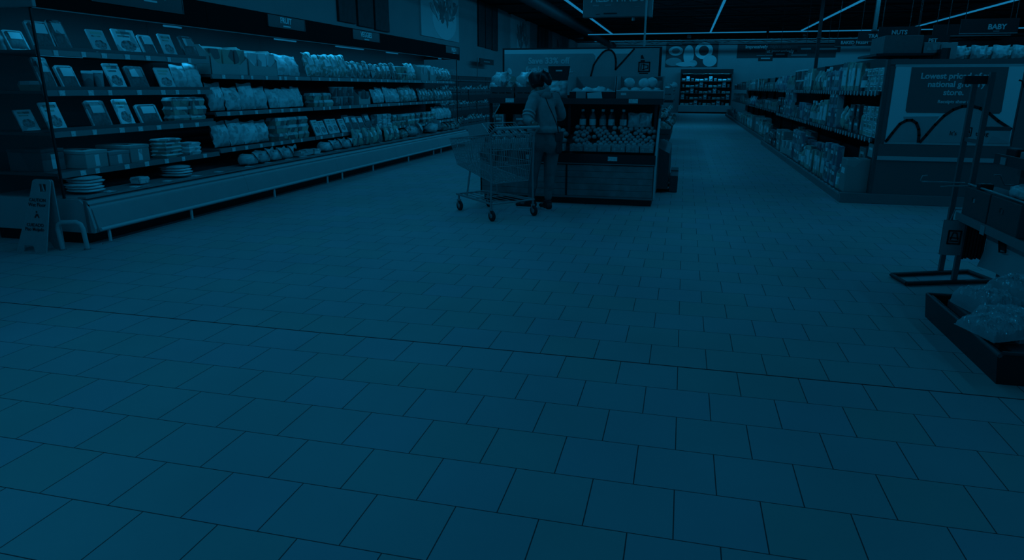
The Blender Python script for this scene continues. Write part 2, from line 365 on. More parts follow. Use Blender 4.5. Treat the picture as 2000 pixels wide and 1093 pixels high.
        if u == 0: part('canopy_end_cap', MB().cbox(-6.80, -5.78, ye - 0.03, ye + 0.01, 2.195, 2.56, 0.008), MID, t)
        else: part('canopy_end_cap', MB().box(-6.80, -5.86, ye, ye + 0.012, 2.2, 2.51), DARK, t)

def header_sign(txt, ya, yb, za, zb, size, tz, tyc, label, small=True):
    t = thing('header_sign', label, 'sign', (CX + 0.012, (ya + yb) / 2, za), 0, 'category signs on the cooler header')
    part('board', MB().box(CX + 0.001, CX + 0.014, ya, yb, za, zb), mat('sign_board', 0.035, 0.4), t)
    part('frame', MB().box(CX + 0.001, CX + 0.018, ya - 0.012, ya, za, zb).box(CX + 0.001, CX + 0.018, yb, yb + 0.012, za, zb), CHAR, t)
    part('lettering', text_mb(txt, size, (CX + 0.016, tyc, tz), '+X', bold=0.02), WHITE, t, 'white lettering')
    if small: part('small_print', MB().box(CX + 0.0145, CX + 0.017, tyc - 0.08, tyc + 0.12, tz - 0.05, tz - 0.03), PALE, t)
header_sign('MEALS', 6.05, 7.36, 2.325, 2.62, 0.20, 2.455, 6.83, 'black header sign reading MEALS above the nearest cooler')
header_sign('FRUIT', 9.12, 10.1, 2.335, 2.50, 0.115, 2.405, 9.57, 'black header sign reading FRUIT above the second cooler')
header_sign('VEGGIES', 11.75, 12.85, 2.335, 2.50, 0.125, 2.395, 12.27, 'black header sign reading VEGGIES above the middle cooler')
header_sign('FRESH', 16.75, 17.78, 2.335, 2.50, 0.13, 2.385, 17.35, 'black header sign at the end of the cooler header')

# ------------------------------------------------------------------ package kinds (front faces +X, base at z=0, front edge at x=0)
C = lambda v, g=0.0: (v, v * (1 + g * 0.10), v * (1 - g * 0.10))
PK = [pack('print_pale', C(0.66), C(0.30), (14, 14, 9)), pack('print_mid', C(0.40, 1), C(0.16), (16, 16, 10)), pack('print_dark', C(0.12), C(0.30), (15, 15, 12)),
      pack('print_white', C(0.78), C(0.45), (18, 18, 8), thr=0.7), pack('print_deep', C(0.05), C(0.16), (14, 14, 14)), pack('print_bluegrey', C(0.30, -1), C(0.52), (13, 20, 9))]
BAGM = pack('bag_film_white', C(0.62), C(0.46), (30, 30, 30), 0.3, 0.65, (0.8, 1.15)); LEAF = pack('bag_leafy', C(0.22, 0.8), C(0.50), (34, 34, 34), 0.35, 0.55)
LEAFD = pack('bag_leafy_dark', C(0.14, 0.5), C(0.34), (30, 30, 30), 0.35, 0.6)
KRAFT = pack('kraft_board', C(0.34, 0.2), C(0.29, 0.2), (3, 3, 3), 0.7, 0.5, (0.8, 1.1)); KRAFTD = pack('dark_board', C(0.10), C(0.08), (3, 3, 3), 0.7)
FILM = film('cloudy_film', (0.75, 0.75, 0.75), 0.35, 0.18); PRODM = mat('food_dark', 0.10, 0.5, vary=0.4, scale=40)
def lean(mb, deg, d=0.0):
    a = math.radians(deg); return mb.xf(Matrix.Translation((0, 0, d * math.sin(a))) @ Matrix.Rotation(-a, 4, 'Y'))
def k_carton(w, d, h, body, lab):
    mb = MB().cbox(-d, 0, -w / 2, w / 2, 0, h, min(w, d, h) * 0.035, 0)
    mb.box(-0.001, 0.0015, -w * 0.38, w * 0.38, h * 0.18, h * 0.82, 1); mb.box(-0.001, 0.0022, -w * 0.28, w * 0.28, h * 0.55, h * 0.72, 2)
    mb.box(-d * 0.52, -d * 0.48, -w / 2 + 0.002, w / 2 - 0.002, h - 0.001, h + 0.0012, 2)
    return [('', mb, [body, lab, WHITE])]
def k_display(w, d, h, body):
    """cut-out shelf carton: low front with a dip, high sides, packs standing in it"""
    a = 0.006; mb = MB().box(-d, 0, -w / 2, w / 2, 0, a)
    mb.prism([(-w / 2, 0), (w / 2, 0), (w / 2, h * 0.62), (w * 0.30, h * 0.38), (-w * 0.30, h * 0.38), (-w / 2, h * 0.62)], -a, 0, 'X')
    for s in (-1, 1): mb.prism([(0, 0), (0, h * 0.62), (-d * 0.4, h), (-d, h), (-d, 0)], s * w / 2 - (a if s > 0 else 0), s * w / 2 + (0 if s > 0 else a), 'Y')
    mb.box(-d, -d + a, -w / 2, w / 2, 0, h)
    n = 3; pk = MB()
    for i in range(n):
        y = -w / 2 + a + (w - 2 * a) * (i + 0.5) / n; ww = (w - 2 * a) / n * 0.9
        pk.cbox(-d * 0.8, -a * 1.5, y - ww / 2, y + ww / 2, a, h * 0.88, 0.008)
    return [('tray', mb, KRAFT), ('pack', pk, body)]
def k_bag(w, d, h, m, tilt=14, seed=1):
    """pillow bag standing up: swollen belly, flat crimped seals, wrinkles"""
    def th(u, v):
        e = (max(0, 1 - abs(2 * u - 1) ** 2.6) ** 0.5) * (max(0, math.sin(PI * min(1, max(0, (v - 0.03) / 0.94)))) ** 0.55)
        return d / 2 * e * (1 - 0.25 * v) + 0.002
    def wr(u, v): return noise.noise(Vector((u * 5 + seed, v * 6, seed * 2.3))) * d * 0.16
    def pt(u, v, s):
        ww = w * (1 - 0.06 * math.sin(PI * v)); z = h * v * (0.97 + 0.03 * math.cos(6 * u + seed))
        return (-d / 2 + s * th(u, v) + wr(u, v) * (1 if 0.05 < v < 0.95 else 0.3), (u - 0.5) * ww, max(0.0, z))
    mb = MB().sheet(lambda u, v: pt(u, v, 1), 12, 12).sheet(lambda u, v: pt(u, v, -1), 12, 12)
    mb2 = MB().sheet(lambda u, v: (pt(0.24 + 0.52 * u, 0.44 + 0.32 * v, 1)[0] + 0.0025, pt(0.24 + 0.52 * u, 0.44 + 0.32 * v, 1)[1], pt(0.24 + 0.52 * u, 0.44 + 0.32 * v, 1)[2]), 6, 4)
    return [('bag', lean(mb, tilt, d), m), ('label', lean(mb2, tilt, d), PK[3])]
def k_loose(w, d, h, m, seed=1):
    """soft bag lying on its side with a gathered neck"""
    mb = MB(); c = (-d / 2, 0, h / 2)
    mb.ball(c, (d / 2, w / 2, h / 2), 16, 10, 0, 0.32, seed, 0.8)
    mb.tube([(-d * 0.15, w * 0.18, h * 0.8), (-d * 0.02, w * 0.30, h * 1.02), (0.02, w * 0.40, h * 1.08)], [0.05 * w / 0.2, 0.012, 0.035], 10)
    mb.v = [(v[0], v[1], max(0.0, v[2])) for v in mb.v]
    return [('', mb, m)]
def k_flat(w, d, h, m, lab, tilt=24):
    """flat tray pack under film, leaning back on its rack"""
    t = d * 0.5
    mb = MB().prism([(-w / 2, 0.008), (-w / 2 + 0.012, 0), (w / 2 - 0.012, 0), (w / 2, 0.008), (w / 2, h - 0.01), (w / 2 - 0.02, h), (-w / 2 + 0.02, h), (-w / 2, h - 0.01)], -d, -t, 'X')
    fo = MB().sheet(lambda u, v: (-t + 0.4 * d * (math.sin(PI * u) * math.sin(PI * v)) ** 0.5 + 0.004 * noise.noise(Vector((u * 7, v * 7, w * 90))), (u - 0.5) * w * 0.86, h * (0.05 + 0.9 * v)), 10, 10)
    lb = MB().sheet(lambda u, v: (-t + 0.46 * d, (u - 0.5) * w * 0.6, h * (0.52 + 0.34 * v)), 2, 2).box(-t + 0.3 * d, -t + 0.462 * d, -w * 0.3, w * 0.3, h * 0.52, h * 0.86)
    return [('tray', lean(mb, tilt, d), m), ('food', lean(fo, tilt, d), PRODM), ('label', lean(lb, tilt, d), lab)]
def k_card(w, d, h, m, tilt=24):
    """thin card-backed pack with a round picture and a hang hole, leaning back"""
    mb = MB().cbox(-d, 0, -w / 2, w / 2, 0, h, 0.004, 0)
    M = Matrix.Rotation(PI / 2, 4, 'Y')
    mb.ball((0, 0, h * 0.34), (0.003, w * 0.36, h * 0.20), 18, 8, 2, 0.25, 5)
    mb.box(-0.001, 0.0012, -w * 0.34, w * 0.20, h * 0.68, h * 0.74, 1); mb.box(-0.001, 0.0012, -w * 0.34, w * 0.34, h * 0.80, h * 0.90, 1)
    return [('', lean(mb, tilt, d), [m, PK[1], mat('food_picture', 0.24, 0.5, vary=0.7, scale=45)])]
def k_bottle(r, h, m, cap=0.12):
    mb = MB().lathe([(r * 0.92, 0), (r, 0.01), (r, h * 0.55), (r * 0.9, h * 0.66), (r * 0.42, h * 0.8), (r * 0.38, h * 0.88)], 14, (-r, 0, 0))
    cp = MB().lathe([(r * 0.46, h * 0.88), (r * 0.46, h * 0.985), (r * 0.40, h)], 12, (-r, 0, 0))
    lb = MB().lathe([(r * 1.006, h * 0.16), (r * 1.006, h * 0.48)], 14, (-r, 0, 0))
    return [('bottle', mb, m), ('cap', cp, WHITE), ('label', lb, PK[3])]
def k_tub(r, h, m, lid=PALE):
    mb = MB().lathe([(r * 0.82, 0), (r * 0.86, 0.005), (r * 0.98, h * 0.86)], 16, (-r, 0, 0))
    ld = MB().lathe([(r * 1.03, h * 0.86), (r * 1.04, h * 0.97), (r * 0.96, h), (r * 0.3, h)], 16, (-r, 0, 0))
    return [('tub', mb, m), ('lid', ld, lid)]
def k_can(r, h, m):
    mb = MB().lathe([(r * 0.94, 0), (r, 0.006), (r, h - 0.006), (r * 0.94, h)], 14, (-r, 0, 0))
    return [('', mb, m)]
def k_clam(w, d, h, m):
    mb = MB()
    def tr(z0, z1, k0, k1, mi):
        a = [(-d / 2 + sx * d / 2 * k0, sy * w / 2 * k0, z0) for sx, sy in ((-1, -1), (1, -1), (1, 1), (-1, 1))]
        b = [(-d / 2 + sx * d / 2 * k1, sy * w / 2 * k1, z1) for sx, sy in ((-1, -1), (1, -1), (1, 1), (-1, 1))]
        mb.add(a + b, [(0, 3, 2, 1), (4, 5, 6, 7)] + [(i, (i + 1) % 4, (i + 1) % 4 + 4, i + 4) for i in range(4)], mi)
    tr(0, h * 0.6, 0.86, 0.98, 0); tr(h * 0.6, h * 0.68, 1.0, 1.0, 1); tr(h * 0.68, h, 0.97, 0.86, 1)
    mb.box(-d * 0.7, -d * 0.3, -w * 0.26, w * 0.26, h, h + 0.0015, 2)
    return [('', mb, [m, PK[0], WHITE])]
_pc = {}
def make(kind):
    """meshes of one package kind, built once and shared by all its copies"""
    key = kind[0]
    if key not in _pc:
        parts = kind[1](); _pc[key] = [(n, mb.mesh(key + ('_' + n if n else ''), mats)) for n, mb, mats in parts]
    return _pc[key]
def place(kind, name, label, cat, group, loc, rz=0.0, sc=1.0):
    ms = make(kind)
    if len(ms) == 1:
        o = link(bpy.data.objects.new(name, ms[0][1]))
    else:
        o = bpy.data.objects.new(name, None); o.empty_display_size = 0.05; link(o)
        for n, me in ms: link(bpy.data.objects.new(n, me), o)
    o.location = loc; o.rotation_euler = (0, 0, rz)
    o.scale = (sc, sc, sc) if not isinstance(sc, tuple) else sc
    return tag(o, label, cat, group)
K = {}
def kind(key, fn, w, name, cat): K[key] = (key, fn, w, name, cat)
kind('flatA', lambda: k_flat(0.17, 0.035, 0.23, PK[2], PK[0]), 0.19, 'tray_pack', 'food pack')
kind('flatB', lambda: k_flat(0.21, 0.04, 0.20, PALE, WHITE), 0.23, 'tray_pack', 'food pack')
kind('cardA', lambda: k_card(0.19, 0.02, 0.22, PK[3]), 0.20, 'card_pack', 'food pack')
kind('cardB', lambda: k_card(0.15, 0.02, 0.20, PALE), 0.165, 'card_pack', 'food pack')
kind('bagW', lambda: k_bag(0.24, 0.13, 0.27, BAGM, 10, 1), 0.22, 'plastic_bag', 'bag')
kind('bagV', lambda: k_bag(0.20, 0.11, 0.24, BAGM, 16, 5), 0.18, 'plastic_bag', 'bag')
kind('bagL', lambda: k_bag(0.20, 0.10, 0.27, LEAF, 16, 2), 0.17, 'salad_bag', 'bag')
kind('bagM', lambda: k_bag(0.17, 0.09, 0.22, LEAFD, 18, 3), 0.15, 'salad_bag', 'bag')
kind('bagP', lambda: k_bag(0.16, 0.08, 0.25, PK[1], 8, 4), 0.16, 'pouch', 'bag')
kind('bagQ', lambda: k_bag(0.18, 0.08, 0.27, PK[5], 6, 6), 0.18, 'pouch', 'bag')
kind('loose', lambda: k_loose(0.26, 0.22, 0.13, BAGM, 1), 0.27, 'knotted_bag', 'bag')
kind('looseL', lambda: k_loose(0.24, 0.22, 0.14, LEAF, 2), 0.25, 'knotted_bag', 'bag')
kind('clam', lambda: k_clam(0.20, 0.15, 0.09, PK[1]), 0.205, 'clamshell', 'food pack')
kind('clamB', lambda: k_clam(0.16, 0.13, 0.07, PK[3]), 0.165, 'clamshell', 'food pack')
kind('tub', lambda: k_tub(0.055, 0.10, PK[1]), 0.12, 'tub', 'tub')
kind('tubB', lambda: k_tub(0.065, 0.13, PK[2], MID), 0.14, 'tub', 'tub')
kind('dispA', lambda: k_display(0.36, 0.28, 0.24, PK[1]), 0.375, 'display_box', 'box')
kind('dispB', lambda: k_display(0.30, 0.26, 0.20, PK[2]), 0.315, 'display_box', 'box')
kind('dispC', lambda: k_display(0.34, 0.26, 0.26, PK[0]), 0.355, 'display_box', 'box')
kind('cartA', lambda: k_carton(0.20, 0.08, 0.29, PK[1], PK[3]), 0.21, 'carton', 'box')
kind('cartB', lambda: k_carton(0.15, 0.07, 0.22, PK[5], PK[2]), 0.16, 'carton', 'box')
kind('cartC', lambda: k_carton(0.26, 0.20, 0.17, KRAFT, PK[1]), 0.275, 'carton', 'box')
kind('cartD', lambda: k_carton(0.18, 0.10, 0.14, PK[4], PK[2]), 0.19, 'carton', 'box')
kind('cartE', lambda: k_carton(0.16, 0.12, 0.10, PK[3], PK[1]), 0.17, 'small_carton', 'box')
kind('cartF', lambda: k_carton(0.34, 0.26, 0.30, KRAFT, KRAFT), 0.355, 'carton', 'box')
kind('bott', lambda: k_bottle(0.04, 0.28, PK[1]), 0.09, 'bottle', 'bottle')
kind('bottB', lambda: k_bottle(0.045, 0.24, PK[4]), 0.10, 'bottle', 'bottle')
kind('can', lambda: k_can(0.042, 0.12, PK[5]), 0.09, 'can', 'can')
kind('jar', lambda: k_tub(0.04, 0.15, PK[2], WHITE), 0.09, 'jar', 'jar')

def run(key, look, where, grp, x, y0, y1, z, rz=0.0, jit=0.02, stack=1, dz=0.0, name=None, noun=None, sc=1.0, skip=0.0, tall=1.0):
    """a facing: the same package repeated along Y"""
    k = K[key]; nm = name or k[3]; w = k[2] * sc
    n = max(1, int((abs(y1 - y0) + 0.01) / w)); gap = abs(y1 - y0) / n
    lab = '%s %s %s' % (look, noun or nm.replace('_', ' '), where)
    for q in range(stack):
        for i in range(n):
            if skip and random.random() < skip: continue
            place(k, nm, lab, k[4], grp, (x + random.uniform(-jit, jit) - (0 if rz == 0 else 0), min(y0, y1) + gap * (i + 0.5), z + q * dz), rz + random.uniform(-0.09, 0.09), tuple(sc * a for a in (random.uniform(0.93, 1.0), random.uniform(0.93, 1.0) * min(1.4, max(1.0, gap / w)), random.uniform(0.88, 1.06) * tall if not dz else 1.0)))

TIER = {4: ['top shelf', 'second shelf', 'third shelf', 'fourth shelf'], 3: ['top shelf', 'second shelf', 'third shelf']}
def yu(u, f): return Y0C + u * UL + 0.03 + f * (UL - 0.06)
XF = CX - 0.075
LOOK = {}
def fill(u, s, specs, x=XF):
    """specs: (kind, look, from, to[, stack, dz])"""
    z = SH[u][s] if s < len(SH[u]) else 0.462
    tn = TIER[len(SH[u])][s] if s < len(SH[u]) else 'bottom deck'
    for sp in specs:
        st, dz = (sp[4], sp[5]) if len(sp) > 4 else (1, 0)
        k = (1.12 if u == 0 else 1.42 if s == 0 else 1.25 if s < len(SH[u]) else 1.15)
        run(sp[0], sp[1], 'on the %s of %s' % (tn, UN[u]), '%s row, %s, %s' % (sp[1], tn, UN[u]), x, yu(u, sp[2]), yu(u, sp[3]), z, stack=st, dz=dz * k, sc=k, tall=1.22 if u == 0 else 1.05)
# nearest cooler
fill(0, 0, [('flatB', 'pale labelled', 0.02, 0.11), ('flatA', 'dark see-through', 0.12, 0.19), ('cardB', 'leaning white', 0.27, 0.40), ('cardA', 'two-picture white', 0.41, 0.58), ('flatB', 'grey film', 0.59, 0.69), ('cardB', 'small pale', 0.70, 0.84), ('flatA', 'narrow mid-grey', 0.85, 0.98)])
fill(0, 1, [('flatA', 'slim dark', 0.02, 0.10), ('flatB', 'wide white-label', 0.11, 0.21), ('jar', 'dark white-lidded', 0.22, 0.34), ('cardA', 'tall white', 0.35, 0.44), ('flatA', 'striped', 0.45, 0.62), ('cardB', 'round-picture', 0.63, 0.78), ('bagV', 'plump white', 0.79, 0.98)])
fill(0, 2, [('cardA', 'leaning pale', 0.01, 0.09), ('flatA', 'film-topped', 0.20, 0.37), ('cardA', 'round-window', 0.38, 0.47), ('flatB', 'half-dark', 0.48, 0.69), ('clam', 'stacked flat', 0.72, 0.97, 3, 0.091)])
# big cartons with carry holes, and stacks on the lower shelves of the nearest cooler
def carry_carton(name, label, x, y, z, w, d, h, m, group=None):
    t = thing(name, label, 'box', (x, y, z), 0, group)
    lpart('body', MB().cbox(-d, 0, -w / 2, w / 2, 0, h - 0.03, 0.006), m, t)
    lid = MB().cbox(-d - 0.004, 0.004, -w / 2 - 0.004, w / 2 + 0.004, h - 0.035, h, 0.005)
    lpart('lid', lid, m, t)
    lpart('hand_hole', MB().cbox(-d * 0.5, -d * 0.26, -0.05, 0.05, h - 0.002, h + 0.0015, 0.001), BLACK, t)
    lpart('seam', MB().box(0.0005, 0.002, -w * 0.1, w * 0.1, h * 0.1, h * 0.75), PK[3], t)
for i, (yy, hh, l) in enumerate(((5.90, 0.18, 'carton with a carry hole on the fourth shelf, nearest of three beside the glass'), (6.20, 0.145, 'lower grey carton between two carry-hole cartons on the fourth shelf'), (6.50, 0.19, 'carton with a carry hole on the fourth shelf, furthest of three'))):
    carry_carton('carton', l, XF - 0.02, yy, SH[0][3], 0.28, 0.46, hh, [KRAFT, mat('board_mid', 0.24, 0.7), KRAFT][i], 'carry cartons on the fourth shelf')
carry_carton('carton', 'dark carton with a white side label seen through the glass end panel', XF - 0.20, 5.55, SH[0][3], 0.26, 0.42, 0.22, KRAFTD)
place(K['cardA'], 'card_pack', 'pale card pack leaning inside the glass end panel below the third shelf gap', 'food pack', None, (XF - 0.36, 5.52, SH[0][2]), 0)
place(K['flatB'], 'tray_pack', 'pale tray pack deep behind the glass on the top shelf', 'food pack', None, (XF - 0.33, 5.55, SH[0][0]), 0)
place(K['bagV'], 'plastic_bag', 'round white bag deep behind the glass on the top shelf', 'bag', None, (XF - 0.55, 5.52, SH[0][0]), 0)
place(K['clam'], 'clamshell', 'flat clear clamshell behind the glass on the second shelf', 'food pack', None, (XF - 0.25, 5.58, SH[0][1]), 0)
for q in range(5): place(K['clam'], 'clamshell', 'thin flat tray stacked in a dark pile on the fourth shelf', 'food pack', 'dark flat tray stack on the fourth shelf', (XF - 0.02, 7.05, SH[0][3] + q * 0.0445), 0, (1.5, 1.45, 0.48))
for q in range(3): place(K['clamB'], 'clamshell', 'pale folded pack beside the dark tray stack on the fourth shelf', 'food pack', 'pale folded packs beside the tray stack', (XF - 0.02, 7.42, SH[0][3] + q * 0.05), 0, (1.6, 1.4, 0.70))
FLATB = pack('flatbread', C(0.70), C(0.62), (9, 9, 9), 0.6)
def flatbread():
    mb = MB().ball((-0.15, 0, 0.017), (0.17, 0.15, 0.016), 20, 6, 0, 0.12, 4, 0.7); mb.v = [(a, b, max(0.0, c)) for a, b, c in mb.v]; return [('', mb, FLATB)]
K['bread'] = ('bread', flatbread, 0.3, 'flatbread', 'flatbread')
for q in range(5): place(K['bread'], 'flatbread', 'round flatbread in the pile on the bottom deck beside the glass end', 'flatbread', 'flatbread pile beside the glass end', (-5.77, 5.66, 0.463 + q * 0.031), random.uniform(-0.2, 0.2), 1.0)
for q in range(4): place(K['bread'], 'flatbread', 'round flatbread in the second pile on the bottom deck', 'flatbread', 'second flatbread pile', (-5.78, 7.0, 0.463 + q * 0.031), random.uniform(-0.2, 0.2), 1.0)
place(K['clamB'], 'clamshell', 'single low pack on the bottom deck between the flatbread piles', 'food pack', None, (-5.80, 6.35, 0.462))
# second cooler
fill(1, 0, [('dispA', 'plain dark-sided', 0.02, 0.34), ('dispC', 'white cut-out', 0.36, 0.66), ('bagV', 'dark-bottomed', 0.70, 0.97)])
fill(1, 1, [('bagW', 'big cloudy white', 0.02, 0.55), ('bagV', 'tied white', 0.58, 0.97)])
fill(1, 2, [('bagW', 'slumped white', 0.02, 0.55), ('clam', 'layered mid-grey', 0.58, 0.97, 3, 0.091)])
fill(1, 3, [('loose', 'white knotted', 0.14, 0.66), ('clamB', 'low grey', 0.70, 0.97)], -5.74)
# middle cooler
fill(2, 0, [('bagL', 'leafy clear', 0.02, 0.60), ('bagM', 'dark leafy', 0.62, 0.98)])
fill(2, 1, [('clam', 'shallow mid-grey', 0.02, 0.30, 2, 0.091), ('tubB', 'lidded dark', 0.32, 0.66, 2, 0.131), ('dispB', 'ridged dark', 0.68, 0.98)])
fill(2, 2, [('cardB', 'close-set leaning', 0.02, 0.50), ('flatA', 'slanted row', 0.50, 0.98)])
fill(2, 3, [('loose', 'round white', 0.02, 0.45), ('bagP', 'tall dark', 0.47, 0.98)], -5.74)
fill(3, 0, [('bagM', 'small leafy', 0.02, 0.50), ('tub', 'pale-lidded', 0.52, 0.74, 2, 0.101), ('bagL', 'bright leafy', 0.76, 0.98)])
fill(3, 1, [('bagV', 'crumpled white', 0.02, 0.55), ('bagL', 'mixed leaf', 0.57, 0.98)])
fill(3, 2, [('clamB', 'flat pale', 0.02, 0.30, 3, 0.071), ('clam', 'clear-lidded', 0.32, 0.98, 2, 0.091)])
fill(3, 3, [('bagP', 'leaning dark', 0.02, 0.30), ('looseL', 'green leafy knotted', 0.34, 0.56)], -5.74)
fill(4, 0, [('dispC', 'striped cut-out', 0.02, 0.45), ('bagM', 'upright leafy', 0.47, 0.98)])
fill(4, 1, [('bagM', 'spiky leafy', 0.02, 0.98)])
fill(4, 2, [('clam', 'grey lidded', 0.02, 0.40, 2, 0.091), ('bagV', 'puffed white', 0.42, 0.98)])
fill(4, 3, [('looseL', 'lumpy leafy', 0.45, 0.98)], -5.74)
place(('bigbag', lambda: k_loose(0.62, 0.34, 0.22, BAGM, 7)), 'large_bag', 'large white wrapped bag lying on the bottom deck of the fourth cooler', 'bag', None, (-5.72, 14.35, 0.462), -0.3)
place(('bigbag', None), 'large_bag', 'large white wrapped bag lying on the bottom deck of the last cooler', 'bag', None, (-5.72, 15.7, 0.462), 0.2)

# ------------------------------------------------------------------ pictures and boards on the left wall
def planks(y0, y1, z0, z1, label):
    t = thing('wall_panel', label, 'wall panel', (-6.98, (y0 + y1) / 2, z0), 0, 'dark plank panels on the left wall')
    w3 = (y1 - y0) / 3
    for i in range(3):
        part('board', MB().cbox(-6.998, -6.94, y0 + i * w3 + 0.05, y0 + (i + 1) * w3 - 0.05, z0 - 0.02 * i, z1, 0.01), mat('dark_timber', 0.03, 0.6, vary=0.35, scale=8), t)
def picture(y0, y1, z0, z1, label, seed):
    t = thing('picture', label, 'picture', (-6.98, (y0 + y1) / 2, z0), 0, 'food pictures on the left wall')
    part('panel', MB().box(-6.999, -6.95, y0, y1, z0, z1), PALE, t)
    rnd = random.Random(seed); yc, zc = (y0 + y1) / 2 + 0.3, z0 + 0.55
    bowl = MB().prism([(yc + 1.05 * math.cos(a), zc + 0.55 * math.sin(a)) for a in [2 * PI * k / 28 for k in range(28)]], -6.949, -6.944, 'X')
    part('bowl_print', bowl, WHITE, t)
    lf = MB()
    for k in range(34):
        a = rnd.uniform(0.15, PI * 0.85); L = rnd.uniform(0.35, 0.8); wdt = rnd.uniform(0.05, 0.12)
        q = rnd.uniform(-0.75, 0.75); cy, cz = yc + q, zc + rnd.uniform(-0.30, 0.55) * (1 - 0.5 * abs(q))
        pts = [(cy + math.cos(a) * L * t_ - math.sin(a) * wdt * math.sin(PI * t_) * s, cz + math.sin(a) * L * t_ + math.cos(a) * wdt * math.sin(PI * t_) * s) for t_, s in ((0, 1), (0.3, 1), (0.7, 1), (1, 1), (0.7, -1), (0.3, -1))]
        pts = [(min(y1, max(y0, py)), min(z1, pz)) for py, pz in pts]
        lf.prism(pts, -6.944, -6.942 + 0.0003 * k, 'X', (0, 1, 2, 0)[k % 4])
    part('leaf_print', lf, [MID, GREY, LIGHT], t)
planks(13.35, 15.95, 2.80, 4.33, 'dark three-plank wall panel over the middle cooler')
picture(18.0, 21.2, 2.85, 4.33, 'tall salad bowl picture on the left wall above the end of the coolers', 3)
planks(23.3, 25.9, 2.86, 4.33, 'dark three-plank wall panel between the two food pictures')
picture(27.9, 31.4, 2.72, 4.33, 'tall pale food picture left of the produce banner', 5)
planks(33.2, 35.8, 2.6, 4.33, 'dark three-plank wall panel above the produce banner')
picture(37.0, 39.6, 2.6, 4.33, 'pale food picture furthest along the left wall', 8)
# a small black name board on a pole above the wall displays
t = thing('pole_sign', 'small black name board on a thin pole above the wall produce display', 'sign', (-6.7, 22.3, 0))
part('pole', MB().tube([(-6.7, 22.3, 1.2), (-6.7, 22.3, 2.45)], 0.012, 8), GREY, t)
part('board', MB().box(-6.69, -6.66, 22.5, 24.2, 2.26, 2.44), BLACK, t)
part('small_print', MB().box(-6.659, -6.657, 22.95, 23.7, 2.33, 2.37), MID, t)
part('bracket', MB().box(-6.70, -6.68, 22.28, 22.6, 2.33, 2.36), GREY, t)

# ------------------------------------------------------------------ produce case on the left wall behind the coolers
CRATE = mat('crate_plastic', 0.09, 0.5, vary=0.1); FRUITD = mat('dark_fruit', 0.08, 0.35, vary=0.3, scale=30)
FR = pack('tomato_skin', C(0.30), C(0.26), (6, 6, 6), 0.25, 0.5, (0.75, 1.25)); MEL = pack('melon_skin', C(0.62), C(0.56), (20, 20, 20), 0.5, 0.5, (0.9, 1.1))
def crate(name, label, group, x0, x1, y0, y1, z0, h, m=CRATE, slope=0.0, slat=True):
    t = thing(name, label, 'crate', ((x0 + x1) / 2, (y0 + y1) / 2, z0), 0, group)
    a = 0.012
    part('base', MB().box(x0, x1, y0, y1, z0, z0 + a), m, t)
    for nm, b in (('side', (x0, x0 + a, y0, y1)), ('side', (x1 - a, x1, y0, y1)), ('end', (x0 + a, x1 - a, y0, y0 + a)), ('end', (x0 + a, x1 - a, y1 - a, y1))):
        mb = MB().box(*b, z0 + a, z0 + h * 0.42).box(*b, z0 + h * 0.52, z0 + h)
        dx, dy = b[1] - b[0], b[3] - b[2]
        for q in range(4):
            f = q / 3
            if dy > dx: yy = b[2] + f * (dy - 0.02); mb.box(b[0], b[1], yy, yy + 0.02, z0 + h * 0.42, z0 + h * 0.52)
            else: xx = b[0] + f * (dx - 0.02); mb.box(xx, xx + 0.02, b[2], b[3], z0 + h * 0.42, z0 + h * 0.52)
        part(nm, mb, m, t)
    return t
for u in range(4):
    y0 = 18.0 + u * 3.1; y1 = y0 + 3.05
    t = thing('produce_case', 'stepped dark produce display on the left wall, %s' % ['first behind the coolers', 'second behind the coolers', 'third behind the coolers', 'last behind the coolers'][u], 'produce display', (-6.4, (y0 + y1) / 2, 0), 0, 'stepped wall produce displays')
    part('base_panel', MB().box(-6.95, -6.05, y0, y1, 0.08, 0.44), MID, t); part('kick_plate', MB().box(-6.95, -6.1, y0, y1, 0, 0.08), BLACK, t)
    part('riser', MB().box(-6.95, -6.35, y0, y1, 0.44, 0.86).box(-6.95, -6.62, y0, y1, 0.86, 1.28), DARK, t)
    part('back_panel', MB().box(-6.985, -6.95, y0, y1, 0, 1.84), CHAR, t)
    part('awning_rail', MB().box(-6.95, -6.90, y0, y1, 1.70, 1.74), GREY, t)
    un = ['first', 'second', 'third', 'last'][u]
    for k, (x0, x1, z, tn) in enumerate(((-6.34, -6.06, 0.44, 'low'), (-6.61, -6.36, 0.86, 'middle'), (-6.93, -6.63, 1.28, 'top'))):
        for q in range(4):
            ya = y0 + 0.03 + q * 0.755
            crate('produce_crate', 'dark slatted crate on the %s step of the %s wall produce display' % (tn, un), 'crates on the %s step of the %s wall display' % (tn, un), x0, x1, ya, ya + 0.73, z, 0.17)
            for e in range(2):
                kk = K['loose'] if (q + k + u) % 2 else K['looseL']
                place(kk, 'produce_bag', 'small bag of produce in the %s step crates of the %s wall display' % (tn, un), 'bag', 'produce bags on the %s step of the %s wall display' % (tn, un), (x1 - 0.02, ya + 0.2 + 0.33 * e, z + 0.013), random.uniform(-0.25, 0.25), (0.92, random.uniform(0.9, 1.25), random.uniform(1.2, 1.9)))

